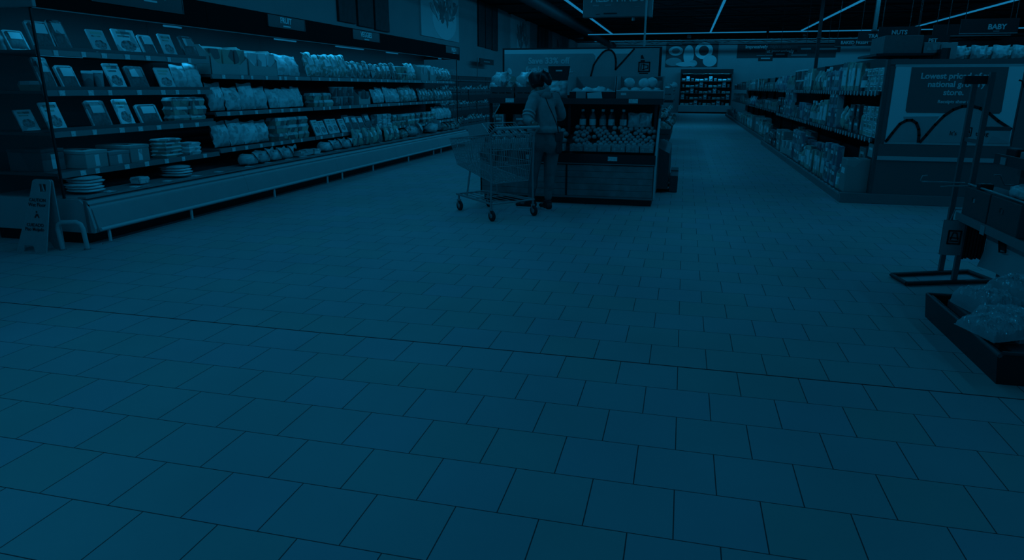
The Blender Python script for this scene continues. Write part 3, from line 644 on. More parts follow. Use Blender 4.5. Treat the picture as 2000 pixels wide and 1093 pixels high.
# ------------------------------------------------------------------ produce island
IX0, IX1, IY0, IY1 = -2.66, -0.31, 8.95, 10.02
WOOD = mat('island_plank', 0.20, 0.55, vary=0.25, scale=7)
t = thing('produce_island', 'wood-fronted produce island with a sloped tomato tray facing the shopper', 'produce display', ((IX0 + IX1) / 2, 9.5, 0))
ISL = t
part('plinth', MB().box(IX0 + 0.04, IX1 - 0.03, IY0 + 0.05, IY1 - 0.05, 0, 0.09), BLACK, t)
for (xa, xb) in ((IX0, -1.475), (-1.455, IX1)):
    mb = MB()
    for q in range(5): mb.cbox(xa, xb, IY0, IY0 + 0.03, 0.115 + q * 0.082, 0.115 + q * 0.082 + 0.079, 0.003)
    part('front_panel', mb, WOOD, t)
part('seam_post', MB().box(-1.475, -1.455, IY0 - 0.006, IY0 + 0.03, 0.09, 0.56), BLACK, t)
part('bottom_rail', MB().box(IX0, IX1, IY0 - 0.012, IY0 + 0.03, 0.088, 0.113), GREY, t)
part('top_rail', MB().box(IX0, IX1, IY0 - 0.02, IY0 + 0.03, 0.545, 0.665), BLACK, t)
part('rail_edge', MB().box(IX0, IX1, IY0 - 0.026, IY0 - 0.02, 0.535, 0.548), GREY, t)
part('side_panel', MB().prism([(IY0, 0.09), (IY1, 0.09), (IY1, 1.28), (9.45, 1.05), (IY0, 0.67)], IX1 - 0.02, IX1, 'X'), CHAR, t)
part('side_panel', MB().prism([(IY0, 0.09), (IY1, 0.09), (IY1, 1.28), (9.45, 1.05), (IY0, 0.67)], IX0, IX0 + 0.02, 'X'), CHAR, t)
part('edge_trim', MB().tube([(IX1 + 0.004, IY0 - 0.005, 0.10), (IX1 + 0.004, IY0 - 0.005, 0.70), (IX1 + 0.004, 9.44, 1.10)], 0.016, 8), LIGHT, t, 'pale metal edge trim')
part('display_deck', MB().prism([(IY0 + 0.03, 0.56), (IY0 + 0.03, 0.60), (9.50, 0.93), (9.50, 0.56)], IX0 + 0.02, IX1 - 0.02, 'X'), BLACK, t)
part('ledge', MB().box(IX0 + 0.02, IX1 - 0.02, 9.50, IY1, 0.90, 0.965), BLACK, t)
part('back_panel', MB().box(IX0 + 0.02, IX1 - 0.02, 9.93, 9.98, 0.965, 1.40), BLACK, t)
part('upper_shelf', MB().box(IX0, -0.27, 9.38, 9.98, 1.325, 1.36), BLACK, t)
part('shelf_rail', MB().box(IX0, -0.27, 9.365, 9.38, 1.29, 1.365), DARK, t)
for xx in (IX0 + 0.02, -1.52, -0.36): part('post', MB().box(xx - 0.018, xx + 0.018, 9.42, 9.46, 0.88, 1.325), BLACK, t)
for xx, zz, yy in ((-0.86, 0.585, IY0 - 0.0205), (-0.66, 1.305, 9.364), (-2.35, 1.305, 9.364), (-1.95, 0.585, IY0 - 0.0205)):
    part('price_tag', MB().box(xx - 0.06, xx + 0.06, yy - 0.003, yy, zz, zz + 0.055), TAGM, t)
# round tomatoes: in clear boxes along the front, loose above them
PUN = film('clear_punnet', (0.6, 0.62, 0.62), 0.28, 0.15)
def punnet():
    b = MB(); w, d, h = 0.17, 0.13, 0.085; a = 0.003
    b.box(-d, 0, -w / 2, w / 2, 0, a).box(-d, -d + a, -w / 2, w / 2, a, h).box(-a, 0, -w / 2, w / 2, a, h).box(-d, 0, -w / 2, -w / 2 + a, a, h).box(-d, 0, w / 2 - a, w / 2, a, h)
    b.box(-d - 0.006, 0.006, -w / 2 - 0.006, w / 2 + 0.006, h, h + 0.003)
    return [('box', b, PUN), ('front_label', MB().box(0.0005, 0.002, -0.03, 0.03, 0.03, 0.055), MID)]
K['pun'] = ('pun', punnet, 0.17, 'punnet', 'punnet')
K['tom'] = ('tom', lambda: [('', MB().ball((0, 0, 0.031), (0.034, 0.034, 0.031), 12, 8), FR)], 0.07, 'tomato', 'tomato')
sl = math.atan2(0.33, 0.52)
dz0 = lambda y: 0.60 + (y - (IY0 + 0.03)) * math.tan(sl)
for (xa, xb, nm) in ((-1.44, -0.34, 'right_tray'), (-2.60, -1.50, 'rear')):  # tray right of the shopper, then the tray behind the cart
    where = 'in the sloped tray right of the shopper' if nm == 'right_tray' else 'in the sloped tray behind the cart'
    n = 6
    for i in range(n):
        x = xa + (xb - xa) * (i + 0.5) / n
        p = place(K['pun'], 'punnet', 'clear punnet of tomatoes along the front %s' % where, 'punnet', 'punnets %s' % where, (x, IY0 + 0.04, dz0(IY0 + 0.18)), -PI / 2)
        for a in (-1, 0, 1):
            for b in (0, 1):
                place(K['tom'], 'tomato', 'round tomato inside a clear punnet %s' % where, 'tomato', 'punnet tomatoes %s' % where, (x + a * 0.05, IY0 + 0.075 + b * 0.055, dz0(IY0 + 0.18) + 0.0045 + 0.03 * b), 0, 0.72)
    if nm == 'right_tray':
        for r in range(7):
            for c in range(15):
                if random.random() < 0.06: continue
                y = IY0 + 0.215 + r * 0.052; x = xa + 0.03 + c * 0.073 + (0.036 if r % 2 else 0)
                place(K['tom'], 'tomato', 'loose round tomato heaped %s' % where, 'tomato', 'loose tomatoes %s' % where, (min(x, xb - 0.02), y, dz0(y) + 0.004 + random.uniform(0, 0.028)), random.uniform(0, 6), random.uniform(0.9, 1.1))
    else:
        for r in range(5):
            for c in range(9):
                y = IY0 + 0.23 + r * 0.062; x = xa + 0.05 + c * 0.118 + (0.05 if r % 2 else 0)
                place(K['tom'], 'tomato', 'dark fruit in the tray behind the cart', 'fruit', 'dark fruit behind the cart', (min(x, xb - 0.02), y, dz0(y) + 0.004), 0, 1.25)
# little trays between loose tomatoes: price cards and dips on the ledge
for i, xx in enumerate((-1.36, -1.22, -1.08, -0.96, -0.80)):
    place(K['bottB'], 'sauce_bottle', 'dark sauce bottle standing on the ledge behind the tomatoes', 'bottle', 'sauce bottles behind the tomatoes', (xx, 9.56, 0.966), -PI / 2, 1.05)
for i, xx in enumerate((-0.66, -0.50)): place(K['bagV'], 'plastic_bag', 'pale bag on the ledge behind the tomatoes, %s of the sauce bottles' % ('just right' if i == 0 else 'furthest right'), 'bag', None, (xx, 9.60, 0.966), -PI / 2, 0.85)
# crates on the upper shelf
GB = mat('crate_board', 0.26, 0.7, vary=0.08, scale=5)
def open_crate(label, x0, x1, y0, y1, z0, hb, hf, m, mf):
    t = thing('display_crate', label, 'crate', ((x0 + x1) / 2, (y0 + y1) / 2, z0))
    a = 0.012
    part('base', MB().box(x0, x1, y0, y1, z0, z0 + a), m, t); part('back', MB().box(x0, x1, y1 - a, y1, z0 + a, z0 + hb), m, t)
    for s in (0, 1):
        xa = x0 if s == 0 else x1 - a
        part('side', MB().prism([(y0, z0 + a), (y1 - a, z0 + a), (y1 - a, z0 + hb), (y0 + 0.05, z0 + hb), (y0, z0 + hf + 0.05)], xa, xa + a, 'X'), m, t)
    part('front', MB().box(x0, x1, y0 - 0.002, y0 + a, z0, z0 + hf), mf, t)
    part('rim', MB().box(x0, x1, y0 - 0.006, y0 + a, z0 + hf, z0 + hf + 0.012), PALE, t)
    return t
c1 = open_crate('open crate with a tall back holding pale cauliflowers above the tomatoes', -1.52, -0.905, 9.39, 9.92, 1.361, 0.295, 0.09, GB, BLACK)
part('price_tag', MB().box(-1.43, -1.30, 9.380, 9.386, 1.345, 1.45), MID, c1); part('price_tag', MB().prism([(-1.27, 1.34), (-1.07, 1.35), (-1.09, 1.45), (-1.28, 1.435)], 9.378, 9.384), PALE, c1)
c2 = open_crate('open crate with a grey board front heaped with pale melons, above the tomatoes', -0.895, -0.275, 9.39, 9.92, 1.361, 0.295, 0.10, GB, GREY)
part('label_patch', MB().box(-0.83, -0.76, 9.385, 9.389, 1.41, 1.44), PALE, c2); part('back_print', MB().box(-0.45, -0.32, 9.905, 9.908, 1.60, 1.645), CHAR, c2)
K['mel'] = ('mel', lambda: [('', MB().ball((0, 0, 0.07), (0.078, 0.078, 0.07), 16, 10, 0, 0.05, 2), MEL)], 0.15, 'melon', 'melon')
K['caul'] = ('caul', lambda: [('', MB().ball((0, 0, 0.055), (0.085, 0.08, 0.058), 18, 12, 0, 0.22, 6), MEL)], 0.15, 'cauliflower', 'cauliflower')
for i, (x, y, z, s) in enumerate(((-1.44, 9.48, 1.374, 1), (-1.29, 9.50, 1.374, 1.1), (-1.12, 9.50, 1.374, 1.15), (-1.01, 9.52, 1.374, 0.9), (-1.36, 9.66, 1.374, 1), (-1.20, 9.66, 1.374, 1))):
    place(K['caul'], 'cauliflower', 'pale round cauliflower in the left open crate above the tomatoes', 'cauliflower', 'cauliflowers in the left open crate', (x, y, z + 0.01), i, s)
for i, (x, y, z) in enumerate(((-0.80, 9.49, 1.374), (-0.65, 9.48, 1.374), (-0.50, 9.49, 1.374), (-0.36, 9.48, 1.374), (-0.73, 9.64, 1.374), (-0.57, 9.64, 1.374), (-0.42, 9.64, 1.374), (-0.74, 9.57, 1.50), (-0.54, 9.56, 1.49), (-0.44, 9.58, 1.505), (-0.80, 9.80, 1.374), (-0.62, 9.80, 1.374))):
    place(K['mel'], 'melon', 'pale round melon in the right open crate above the tomatoes', 'melon', 'melons in the right open crate', (x, y, z), i, random.uniform(0.9, 1.05))
# baskets of bagged produce on the left end, a sack and a price header behind the shopper
for i, (xa, xb) in enumerate(((-2.64, -2.30), (-2.28, -1.95))):
    crate('basket', 'dark slatted basket of white bags on the island shelf, %s' % ('at the left end' if i == 0 else 'second from the left end'), 'white bag baskets', xa, xb, 9.40, 9.80, 1.361, 0.15, mat('basket_dark', 0.07, 0.5))
    for q, (dx, dy, dz, r) in enumerate(((0.09, 0.28, 0.013, 0.1), (0.25, 0.28, 0.013, -0.3), (0.17, 0.2, 0.12, 0.4))):
        place(('wbag%d' % q, lambda q=q: k_loose(0.20, 0.22, 0.17, [BAGM, LEAF, BAGM][q], 11 + q)), 'produce_bag', 'white knotted plastic bag piled in the baskets at the left end of the island', 'bag', 'white bags in the island baskets', (xa + dx, 9.42, 1.361 + dz), -PI / 2 + r, (1.6, 1.25, 1.3))
place(('sack', lambda: k_bag(0.27, 0.16, 0.23, PK[0], 0, 9)), 'sack', 'pale upright sack on the island shelf just right of the shopper\'s head', 'bag', None, (-1.70, 9.42, 1.361), -PI / 2)
t = thing('price_header', 'black price board standing over the sack behind the shopper', 'sign', (-1.72, 9.70, 1.361))
part('stem', MB().box(-1.73, -1.71, 9.70, 9.72, 1.361, 1.60), BLACK, t); part('board', MB().prism([(-1.88, 1.79), (-1.57, 1.79), (-1.60, 1.60), (-1.86, 1.60)], 9.69, 9.70), BLACK, t)
part('lettering', MB().box(-1.77, -1.68, 9.687, 9.69, 1.72, 1.74), PALE, t)
place(K['cartE'], 'small_carton', 'pale carton on the ledge under the white bag baskets, left of the shopper', 'box', None, (-2.56, 9.55, 0.966), -PI / 2, (1.3, 0.9, 1.7))
place(K['cartD'], 'carton', 'dark carton on the ledge left of the shopper', 'box', None, (-2.25, 9.58, 0.966), -PI / 2, 1.2)

# ------------------------------------------------------------------ second produce stand behind, and its banner
t = thing('produce_stand', 'tall dark produce stand behind the island, stepped toward the aisle', 'produce display', (-1.5, 11.2, 0))
part('body', MB().box(-2.6, -0.55, 10.25, 12.2, 0.06, 0.62), CHAR, t); part('plinth', MB().box(-2.55, -0.6, 10.3, 12.15, 0, 0.06), BLACK, t)
part('side_step', MB().prism([(-0.55, 0.06), (-0.16, 0.06), (-0.16, 0.58), (-0.55, 0.78)], 10.25, 12.2), CHAR, t)
part('core', MB().box(-2.3, -0.75, 10.4, 12.1, 0.62, 1.30), DARK, t)
part('shelf', MB().box(-2.4, -0.16, 10.3, 12.15, 1.30, 1.335), DARK, t)
for yy in (10.32, 12.08): part('post', MB().box(-0.56, -0.53, yy, yy + 0.03, 0.75, 1.30), BLACK, t)
for i in range(4):
    yy = 10.34 + i * 0.46; ln = ['first', 'second', 'third', 'fourth'][i]
    crate('produce_crate', 'pale crate on the top shelf of the rear stand, %s from the island' % ln, 'crates on the rear stand top shelf', -0.56, -0.17, yy, yy + 0.43, 1.335, 0.17, MID if i % 2 == 0 else CHAR)
    place(K['loose'], 'produce_bag', 'white bag in the %s rear stand top crate' % ln, 'bag', None, (-0.37 + 0.18, yy + 0.21, 1.348), 0, (1.3, 1.1, 1.4))
    crate('produce_crate', 'dark leafy-bag crate on the rear stand aisle step, %s from the island' % ln, 'crates on the rear stand aisle step', -0.53, -0.17, yy, yy + 0.43, 0.78, 0.14, CRATE)
    for e in range(2): place(K['looseL'], 'produce_bag', 'leafy bag bulging over the aisle step of the rear stand', 'bag', 'leafy bags on the rear stand aisle step', (-0.17, yy + 0.11 + 0.2 * e, 0.793), 0, (1.4, 0.8, 1.6))
for i in range(3):
    mb = MB().cbox(-0.14, -0.02, 10.35 + i * 0.6, 10.75 + i * 0.6, 0.0, 0.20 + 0.05 * (i == 0), 0.01)
    tag(solo('floor_crate', mb, [CHAR, DARK, CHAR][i]), 'low dark crate on the floor beside the rear produce stand, %s one' % ['nearest', 'middle', 'far'][i], 'crate', 'floor crates by the rear stand')
for i in range(3):
    y0 = 13.2 + i * 3.0; ln = ['first', 'second', 'third'][i]
    t = thing('produce_stand', 'dark produce stand further along the aisle, %s past the banner' % ln, 'produce display', (-1.4, y0 + 1.2, 0))
    part('body', MB().box(-2.4, -0.35, y0, y0 + 2.4, 0.06, 0.75), CHAR, t); part('plinth', MB().box(-2.35, -0.4, y0 + 0.05, y0 + 2.35, 0, 0.06), BLACK, t)
    part('top_step', MB().box(-2.2, -0.75, y0 + 0.1, y0 + 2.3, 0.75, 1.25), DARK, t)
    for q in range(4):
        crate('produce_crate', 'crate on the aisle side of the %s stand past the banner' % ln, 'crates on the %s stand past the banner' % ln, -0.73, -0.37, y0 + 0.05 + q * 0.58, y0 + 0.58 + q * 0.58, 0.75, 0.16, MID if q % 2 else CRATE)
        place(K['loose' if q % 2 else 'looseL'], 'produce_bag', 'bag of produce in a crate of the %s stand past the banner' % ln, 'bag', 'bags on the %s stand past the banner' % ln, (-0.39, y0 + 0.31 + q * 0.58, 0.763), 0, (1.4, 1.4, 1.5))
    t2 = y0 + 0.2
    crate('produce_crate', 'large pale crate on top of the %s stand past the banner' % ln, None, -1.4, -0.78, t2, t2 + 0.8, 1.25, 0.3, MID)

PB = mat('poster_print', 0.30, 0.5, vary=0.03, scale=3); PBD = mat('poster_panel', 0.11, 0.45); PW = mat('poster_white', 0.70, 0.5); PHILL = mat('poster_hill', 0.33, 0.5, vary=0.1, scale=3); INK = mat('poster_ink', 0.008, 0.6)
LET = mat('poster_letters', 0.62, 0.5)
t = thing('banner_board', 'long produce banner reading Save 33% off fresh produce behind the island', 'sign', (-1.7, 11.5, 0))
part('frame', MB().box(-3.01, -0.40, 11.50, 11.54, 1.28, 2.13), BLACK, t)
for xx in (-2.8, -0.6): part('post', MB().box(xx - 0.03, xx + 0.03, 11.545, 11.60, 1.335, 2.0), BLACK, t)
part('poster', MB().box(-2.975, -0.44, 11.49, 11.50, 1.30, 2.105), PW, t)
part('text_panel', MB().prism([(-2.975, 1.30), (-1.50, 1.30), (-1.455, 1.36), (-1.455, 2.0), (-1.49, 2.035), (-2.975, 2.04)], 11.486, 11.49), PHILL, t)
def outline(pts, w, y0, y1):
    mb = MB()
    for a, b in zip(pts[:-1], pts[1:]):
        d = Vector((b[0] - a[0], b[1] - a[1])); n = Vector((-d.y, d.x)).normalized() * w; e = d.normalized() * w * 0.5
        mb.prism([(a[0] + n.x - e.x, a[1] + n.y - e.y), (b[0] + n.x + e.x, b[1] + n.y + e.y), (b[0] - n.x + e.x, b[1] - n.y + e.y), (a[0] - n.x - e.x, a[1] - n.y - e.y)], y0, y1)
    return mb
arc = [(-1.56, 1.60), (-1.514, 1.69), (-1.474, 1.86), (-1.408, 1.965), (-1.336, 2.05), (-1.291, 2.08), (-1.24, 2.092), (-1.195, 2.08), (-1.150, 2.03), (-1.126, 1.96), (-1.117, 1.90), (-1.120, 1.785), (-1.034, 1.878), (-0.916, 2.01), (-0.835, 2.10)]
part('hill_shape', MB().prism(arc[:12] + [(-1.12, 1.30), (-1.66, 1.30)], 11.482, 11.486).prism([(-1.12, 1.785), (-0.835, 2.10), (-0.44, 2.10), (-0.44, 1.30), (-1.12, 1.30)], 11.482, 11.486).prism([(-1.12, 1.785), (-1.117, 1.90), (-1.126, 1.96), (-1.145, 2.03), (-0.91, 2.03), (-1.02, 1.89)], 11.484, 11.487), PHILL, t)
part('arc_line', outline(arc, 0.014, 11.478, 11.482), INK, t, 'black arched outline')
part('lettering', text_mb('Save 33% off', 0.135, (-2.22, 11.484, 1.885), bold=0.028).add([], []), LET, t)
part('lettering', text_mb('fresh produce.', 0.135, (-2.21, 11.484, 1.745), bold=0.028), LET, t)
def logo(t, cx, cz, s, y, rot=False):
    """dark square badge: arch with two bars"""
    def f(p): return (cx + (p[1] if rot else p[0]) * s, cz + (-p[0] if rot else p[1]) * s)
    mb = MB()
    for a, b in (((-0.5, -0.6), (0.5, -0.6)), ((0.5, -0.6), (0.5, 0.6)), ((0.5, 0.6), (-0.5, 0.6)), ((-0.5, 0.6), (-0.5, -0.6))):
        A, B = f(a), f(b); q = outline([A, B], 0.07 * s, y - 0.003, y); mb.add(q.v, q.f)
    for pts in ([(-0.3, -0.2), (-0.15, 0.42), (0.15, 0.42), (0.3, -0.2)], [(-0.34, -0.05), (0.34, -0.05)], [(-0.34, -0.35), (0.34, -0.35)]):
        q = outline([f(p) for p in pts], 0.05 * s, y - 0.003, y); mb.add(q.v, q.f)
    return part('badge', mb, INK, t)
logo(t, -0.665, 1.825, 0.14, 11.482, True)
part('side_lettering', MB().prism([(-0.725, 1.90), (-0.66, 1.90), (-0.66, 1.93), (-0.725, 1.93)], 11.478, 11.482).prism([(-0.725, 1.95), (-0.67, 1.95), (-0.70, 2.01), (-0.725, 2.0)], 11.478, 11.482).prism([(-0.74, 1.72), (-0.60, 1.72), (-0.60, 1.735), (-0.74, 1.735)], 11.478, 11.482), INK, t)
t = thing('support_pole', 'thin pale pole from the banner up to the ceiling', 'pole', (-0.69, 11.62, 1.9))
part('pole', MB().tube([(-0.69, 11.62, 1.336), (-0.69, 11.62, CZ)], 0.016, 10), LIGHT, t)
t = thing('hanging_sign', 'grey boxy sign hanging from the ceiling above the banner', 'sign', (-1.17, 12.0, 2.6))
part('box', MB().cbox(-1.745, -0.66, 11.95, 12.10, 2.625, 3.35, 0.01), GREY, t); part('side_panel', MB().box(-0.66, -0.61, 11.96, 12.12, 2.62, 3.35), MID, t)
part('lettering', text_mb('ALDI FINDS', 0.2, (-1.18, 11.945, 2.862), bold=0.015, squeeze=0.85), LET, t)
part('slot', MB().box(-1.40, -1.18, 11.944, 11.95, 2.672, 2.692).box(-1.53, -1.46, 11.946, 11.95, 2.668, 2.678), BLACK, t)
part('small_print', MB().box(-1.58, -1.48, 11.944, 11.95, 2.795, 2.82).box(-1.38, -1.28, 11.944, 11.95, 2.80, 2.82).box(-0.90, -0.82, 11.944, 11.95, 2.775, 2.785), MID, t)
part('cable', MB().tube([(-1.6, 12.02, 3.35), (-1.6, 12.02, CZ)], 0.005, 5).tube([(-0.75, 12.02, 3.35), (-0.75, 12.02, CZ)], 0.005, 5), BLACK, t)

# ------------------------------------------------------------------ right-hand shelving
RN = ['the bay beside the poster', 'the second bay past the poster', 'the third bay past the poster', 'the fourth bay past the poster']
GL = 2.57
def bay(y0, L, xo, label, tags, z2=2.0):
    t = thing('shelving_bay', label, 'shelving', (2.7 + xo, y0 + L / 2, 0), 0, 'right-hand shelving bays')
    y1 = y0 + L - 0.004
    part('base_deck', MB().prism([(2.15 + xo, 0), (2.15 + xo, 0.10), (2.16 + xo, 0.12), (3.2 + xo, 0.12), (3.2 + xo, 0)], y0, y1), GREY, t)
    part('back_panel', MB().box(3.2 + xo, 3.23 + xo, y0, y1, 0, z2), BLACK, t)
    part('upright', MB().box(3.14 + xo, 3.2 + xo, y0, y0 + 0.05, 0.12, z2), DARK, t)
    part('deck_grille', MB().box(2.17 + xo, 2.20 + xo, y0, y1, 0.12, 0.126), DARK, t)
    for z in (0.86, 1.465):
        s = part('shelf', MB().box(2.48 + xo, 3.2 + xo, y0, y1, z - 0.03, z), DARK, t)
        part('price_rail', MB().box(2.465 + xo, 2.48 + xo, y0, y1, z - 0.045, z + 0.004), CHAR, s)
        for q in range(tags):
            yy = y0 + 0.06 + (L - 0.15) * q / tags + random.uniform(0, 0.05); part('price_tag', MB().box(2.458 + xo, 2.4645 + xo, yy, yy + 0.05, z - 0.06, z + 0.002), TAGM, s)
    if tags > 6:
        for q in range(9):
            yy = y0 + 0.1 + q * 0.27; part('price_tag', MB().box(2.152 + xo, 2.169 + xo, yy, yy + 0.08, 0.1205, 0.123), TAGM, t)
    return t
for u in range(4):
    bay(10.09 + u * GL, GL, 0, ['shelving bay right beside the lowest-prices poster, dark boxes and small cartons', 'shelving bay second from the poster with tall packs', 'shelving bay third from the poster with mixed packs', 'shelving bay fourth from the poster where the row steps back'][u], 12)
FB = [20.45 + 2.6 * i for i in range(8)]
for i, y in enumerate(FB):
    bay(y, 2.6, 0.14, 'far shelving bay of the right row, %s after the step back' % ['first', 'second', 'third', 'fourth', 'fifth', 'sixth', 'seventh', 'last'][i], 4, 1.9)
RX, RB = 2.50, 2.21
def rrun(u, zi, specs):
    z, x, tn = [(0.121, RB, 'base deck'), (0.861, RX, 'lower shelf'), (1.466, RX, 'upper shelf')][zi]
    y0 = 10.09 + u * GL + 0.04; L = GL - 0.08
    for sp in specs:
        st, dz = (sp[4], sp[5]) if len(sp) > 4 else (1, 0)
        k = 1.0 if 'cartE' == sp[0] else 1.45 if zi else 1.3
        run(sp[0], sp[1], 'on the %s of %s' % (tn, RN[u]), '%s row, %s, %s' % (sp[1], tn, RN[u]), x, y0 + sp[2] * L, y0 + sp[3] * L, z, PI, stack=st, dz=dz * k, sc=k)
rrun(0, 2, [('cartE', 'small white-fronted', 0.0, 0.34, 3, 0.101), ('bottB', 'tall dark', 0.38, 0.46), ('cartA', 'upright grey', 0.48, 0.98)])
rrun(0, 1, [('cartE', 'small pale', 0.0, 0.28, 4, 0.101), ('bott', 'white-capped', 0.31, 0.36), ('cartD', 'low dark', 0.38, 0.62, 2, 0.141), ('bagP', 'slim dark', 0.64, 0.98)])
rrun(1, 2, [('cartB', 'tall printed', 0.0, 0.42), ('bott', 'slim-necked', 0.44, 0.64), ('bagP', 'slim upright', 0.66, 0.98)])
rrun(1, 1, [('cartB', 'pale upright', 0.0, 0.30, 2, 0.221), ('cartA', 'tall mid-grey', 0.32, 0.62), ('bott', 'tall capped', 0.64, 0.98)])
rrun(2, 2, [('cartA', 'mixed dark', 0.0, 0.45), ('jar', 'white-lidded', 0.47, 0.98, 2, 0.151)])
rrun(2, 1, [('cartB', 'slim blue-grey', 0.0, 0.30), ('can', 'banded', 0.32, 0.56, 2, 0.121), ('dispB', 'cut-out', 0.58, 0.98)])
rrun(3, 2, [('dispA', 'big cut-out', 0.0, 0.46), ('can', 'stacked grey', 0.5, 0.98, 2, 0.121)])
rrun(3, 1, [('cartB', 'tight-packed', 0.0, 0.50, 2, 0.221), ('cartD', 'grey', 0.52, 0.98, 2, 0.141)])
rrun(0, 0, [('bott', 'white standing', 0.15, 0.22), ('cartB', 'upright white-labelled', 0.24, 0.60, 2, 0.221), ('cartA', 'tall pale', 0.62, 0.98)])
rrun(1, 0, [('cartA', 'dark standing', 0.0, 0.36), ('bott', 'squeeze', 0.38, 0.56), ('cartB', 'narrow', 0.58, 0.98, 2, 0.221)])
rrun(2, 0, [('dispC', 'deep cut-out', 0.0, 0.50), ('cartC', 'squat', 0.52, 0.98, 2, 0.171)])
rrun(3, 0, [('cartD', 'low printed', 0.0, 0.48, 2, 0.141), ('dispB', 'low cut-out', 0.5, 0.98)])
for (x, y, z, s, l, kk) in ((RB, 10.29, 0.121, (1.15, 1.0, 1.52), 'big plain pale carton standing on the base deck beside the poster', 'cartF'), (2.52, 10.27, 0.597, (0.9, 0.85, 0.6), 'plain pale carton standing on the big carton under the lower shelf', 'cartF'),
                            (2.60, 11.05, 0.45, (1.2, 1.4, 1.3), 'plain dark carton behind the upright packs under the lower shelf', 'cartC')):
    if kk == 'cartC':
        place(K['cartF'], 'carton', 'plain carton under the dark carton behind the upright packs', 'box', None, (x, y, 0.121), PI, (1.0, 1.2, 1.09)); z = 0.121 + 0.30 * 1.09 + 0.002
    place(K[kk], 'carton', l, 'box', None, (x, y, z), PI, s)
run('cartB', 'back-row upright', 'behind the base packs of %s' % RN[1], 'back row packs of the second bay', 2.45, 12.75, 15.1, 0.121, PI, sc=1.9)
run('cartA', 'back-row tall', 'behind the squat cartons of %s' % RN[2], 'back row packs of the third bay', 2.62, 15.4, 17.7, 0.121, PI, sc=1.7)
run('bagQ', 'second-row upright', 'behind the upper row of %s' % RN[1], 'second row pouches of the second bay', 2.66, 12.8, 15.1, 1.466, PI, sc=1.5)
run('cartB', 'raised', 'behind the lidded jars of %s' % RN[2], 'raised cartons of the third bay', 2.74, 15.3, 17.7, 1.466, PI, sc=1.8)
ORD = ['first', 'second', 'third', 'fourth', 'fifth', 'sixth', 'seventh', 'last']
pal = ['cartA', 'dispA', 'bagQ', 'cartF', 'dispC', 'cartC', 'cartA', 'dispB']
for i, y in enumerate(FB):
    for zi, (z, x, tn) in enumerate(((0.121, RB + 0.14, 'base deck'), (0.861, RX + 0.14, 'lower shelf'), (1.466, RX + 0.14, 'upper shelf'))):
        key = pal[(i * 3 + zi) % 8]
        run(key, ['grey', 'dim', 'pale'][zi], 'on the %s of the %s far bay of the right row' % (tn, ORD[i]), '%s stock of the %s far bay' % (tn, ORD[i]), x, y + 0.05, y + 2.55, z, PI, sc=1.25 if zi else 1.5)
place(K['cartF'], 'carton', 'large plain box topping the upper shelf of the first far bay', 'box', None, (RX + 0.1, 20.75, 1.466 + 0.02), PI, (1.6, 1.4, 1.8)) if False else None

# ------------------------------------------------------------------ poster end of the right-hand shelving
EY = 10.0
t = thing('poster_stand', 'big framed price poster closing the end of the right-hand shelves', 'sign', (3.4, 10.03, 0))
part('plinth', MB().cbox(2.15, 4.45, 9.985, 10.08, 0, 0.135, 0.006), GREY, t)
part('lower_panel', MB().box(2.54, 4.45, EY, 10.08, 0.135, 0.585), PBD, t); part('corner_strip', MB().box(2.50, 2.54, EY - 0.004, 10.08, 0.135, 1.865), CHAR, t)
part('ticket_rail', MB().box(2.54, 4.45, EY - 0.02, EY, 0.588, 0.640), LIGHT, t, 'pale ticket rail'); part('mid_panel', MB().box(2.54, 4.45, EY, 10.08, 0.585, 0.80), PBD, t)
part('frame', MB().box(2.54, 4.45, EY, 10.08, 1.80, 1.865).box(4.08, 4.45, EY, 10.08, 0.80, 1.80).box(2.54, 4.08, EY + 0.02, 10.08, 0.80, 1.80), PBD, t)
for za, zb in ((0.800, 0.832), (1.772, 1.80)): part('poster_rail', MB().box(2.60, 4.06, EY - 0.006, EY + 0.02, za, zb), LIGHT, t)
part('poster', MB().box(2.61, 4.05, EY - 0.004, EY + 0.02, 0.832, 1.772), PW, t)
part('text_panel', MB().prism([(2.815, 1.20), (3.87, 1.20), (3.89, 1.225), (3.88, 1.765), (2.79, 1.765), (2.795, 1.225)], EY - 0.007, EY - 0.004), PBD, t)
h1 = [(2.615, 0.832), (2.629, 0.85), (2.68, 0.941), (2.752, 1.058), (2.824, 1.105), (2.886, 1.108), (2.945, 1.07), (2.983, 0.994), (2.998, 0.918), (3.003, 0.832)]
h2 = [(3.024, 0.832), (3.082, 0.92), (3.166, 1.054), (3.252, 1.168), (3.343, 1.244), (3.438, 1.286), (3.539, 1.292), (3.644, 1.265), (3.756, 1.202), (3.872, 1.111), (4.031, 1.012)]
part('hill_shape', MB().prism(h1, EY - 0.009, EY - 0.004).prism(h2 + [(4.04, 0.832)], EY - 0.012, EY - 0.004).prism([(2.80, 1.10), (2.78, 1.15), (3.20, 1.16), (3.02, 0.832), (3.0, 0.832)], EY - 0.0065, EY - 0.004), PHILL, t)
part('arc_line', outline(h1, 0.018, EY - 0.016, EY - 0.012), INK, t); part('arc_line', outline(h2, 0.018, EY - 0.016, EY - 0.012), INK, t)
part('lettering', text_mb('Lowest priced of any', 0.099, (3.33, EY - 0.008, 1.625), bold=0.028), LET, t)
part('lettering', text_mb('national grocery', 0.099, (3.33, EY - 0.008, 1.525), bold=0.028), LET, t)
part('lettering', text_mb('store.', 0.099, (3.315, EY - 0.008, 1.425), bold=0.028), LET, t)
part('lettering', text_mb('Receipts show it.', 0.055, (3.34, EY - 0.008, 1.325), bold=0.028), LET, t)
part('lettering', text_mb("It's", 0.075, (3.39, EY - 0.0125, 0.925)), INK, t); part('lettering', text_mb('thing', 0.075, (3.72, EY - 0.0125, 0.925)), INK, t)
logo(t, 3.552, 0.97, 0.085, EY - 0.0125)
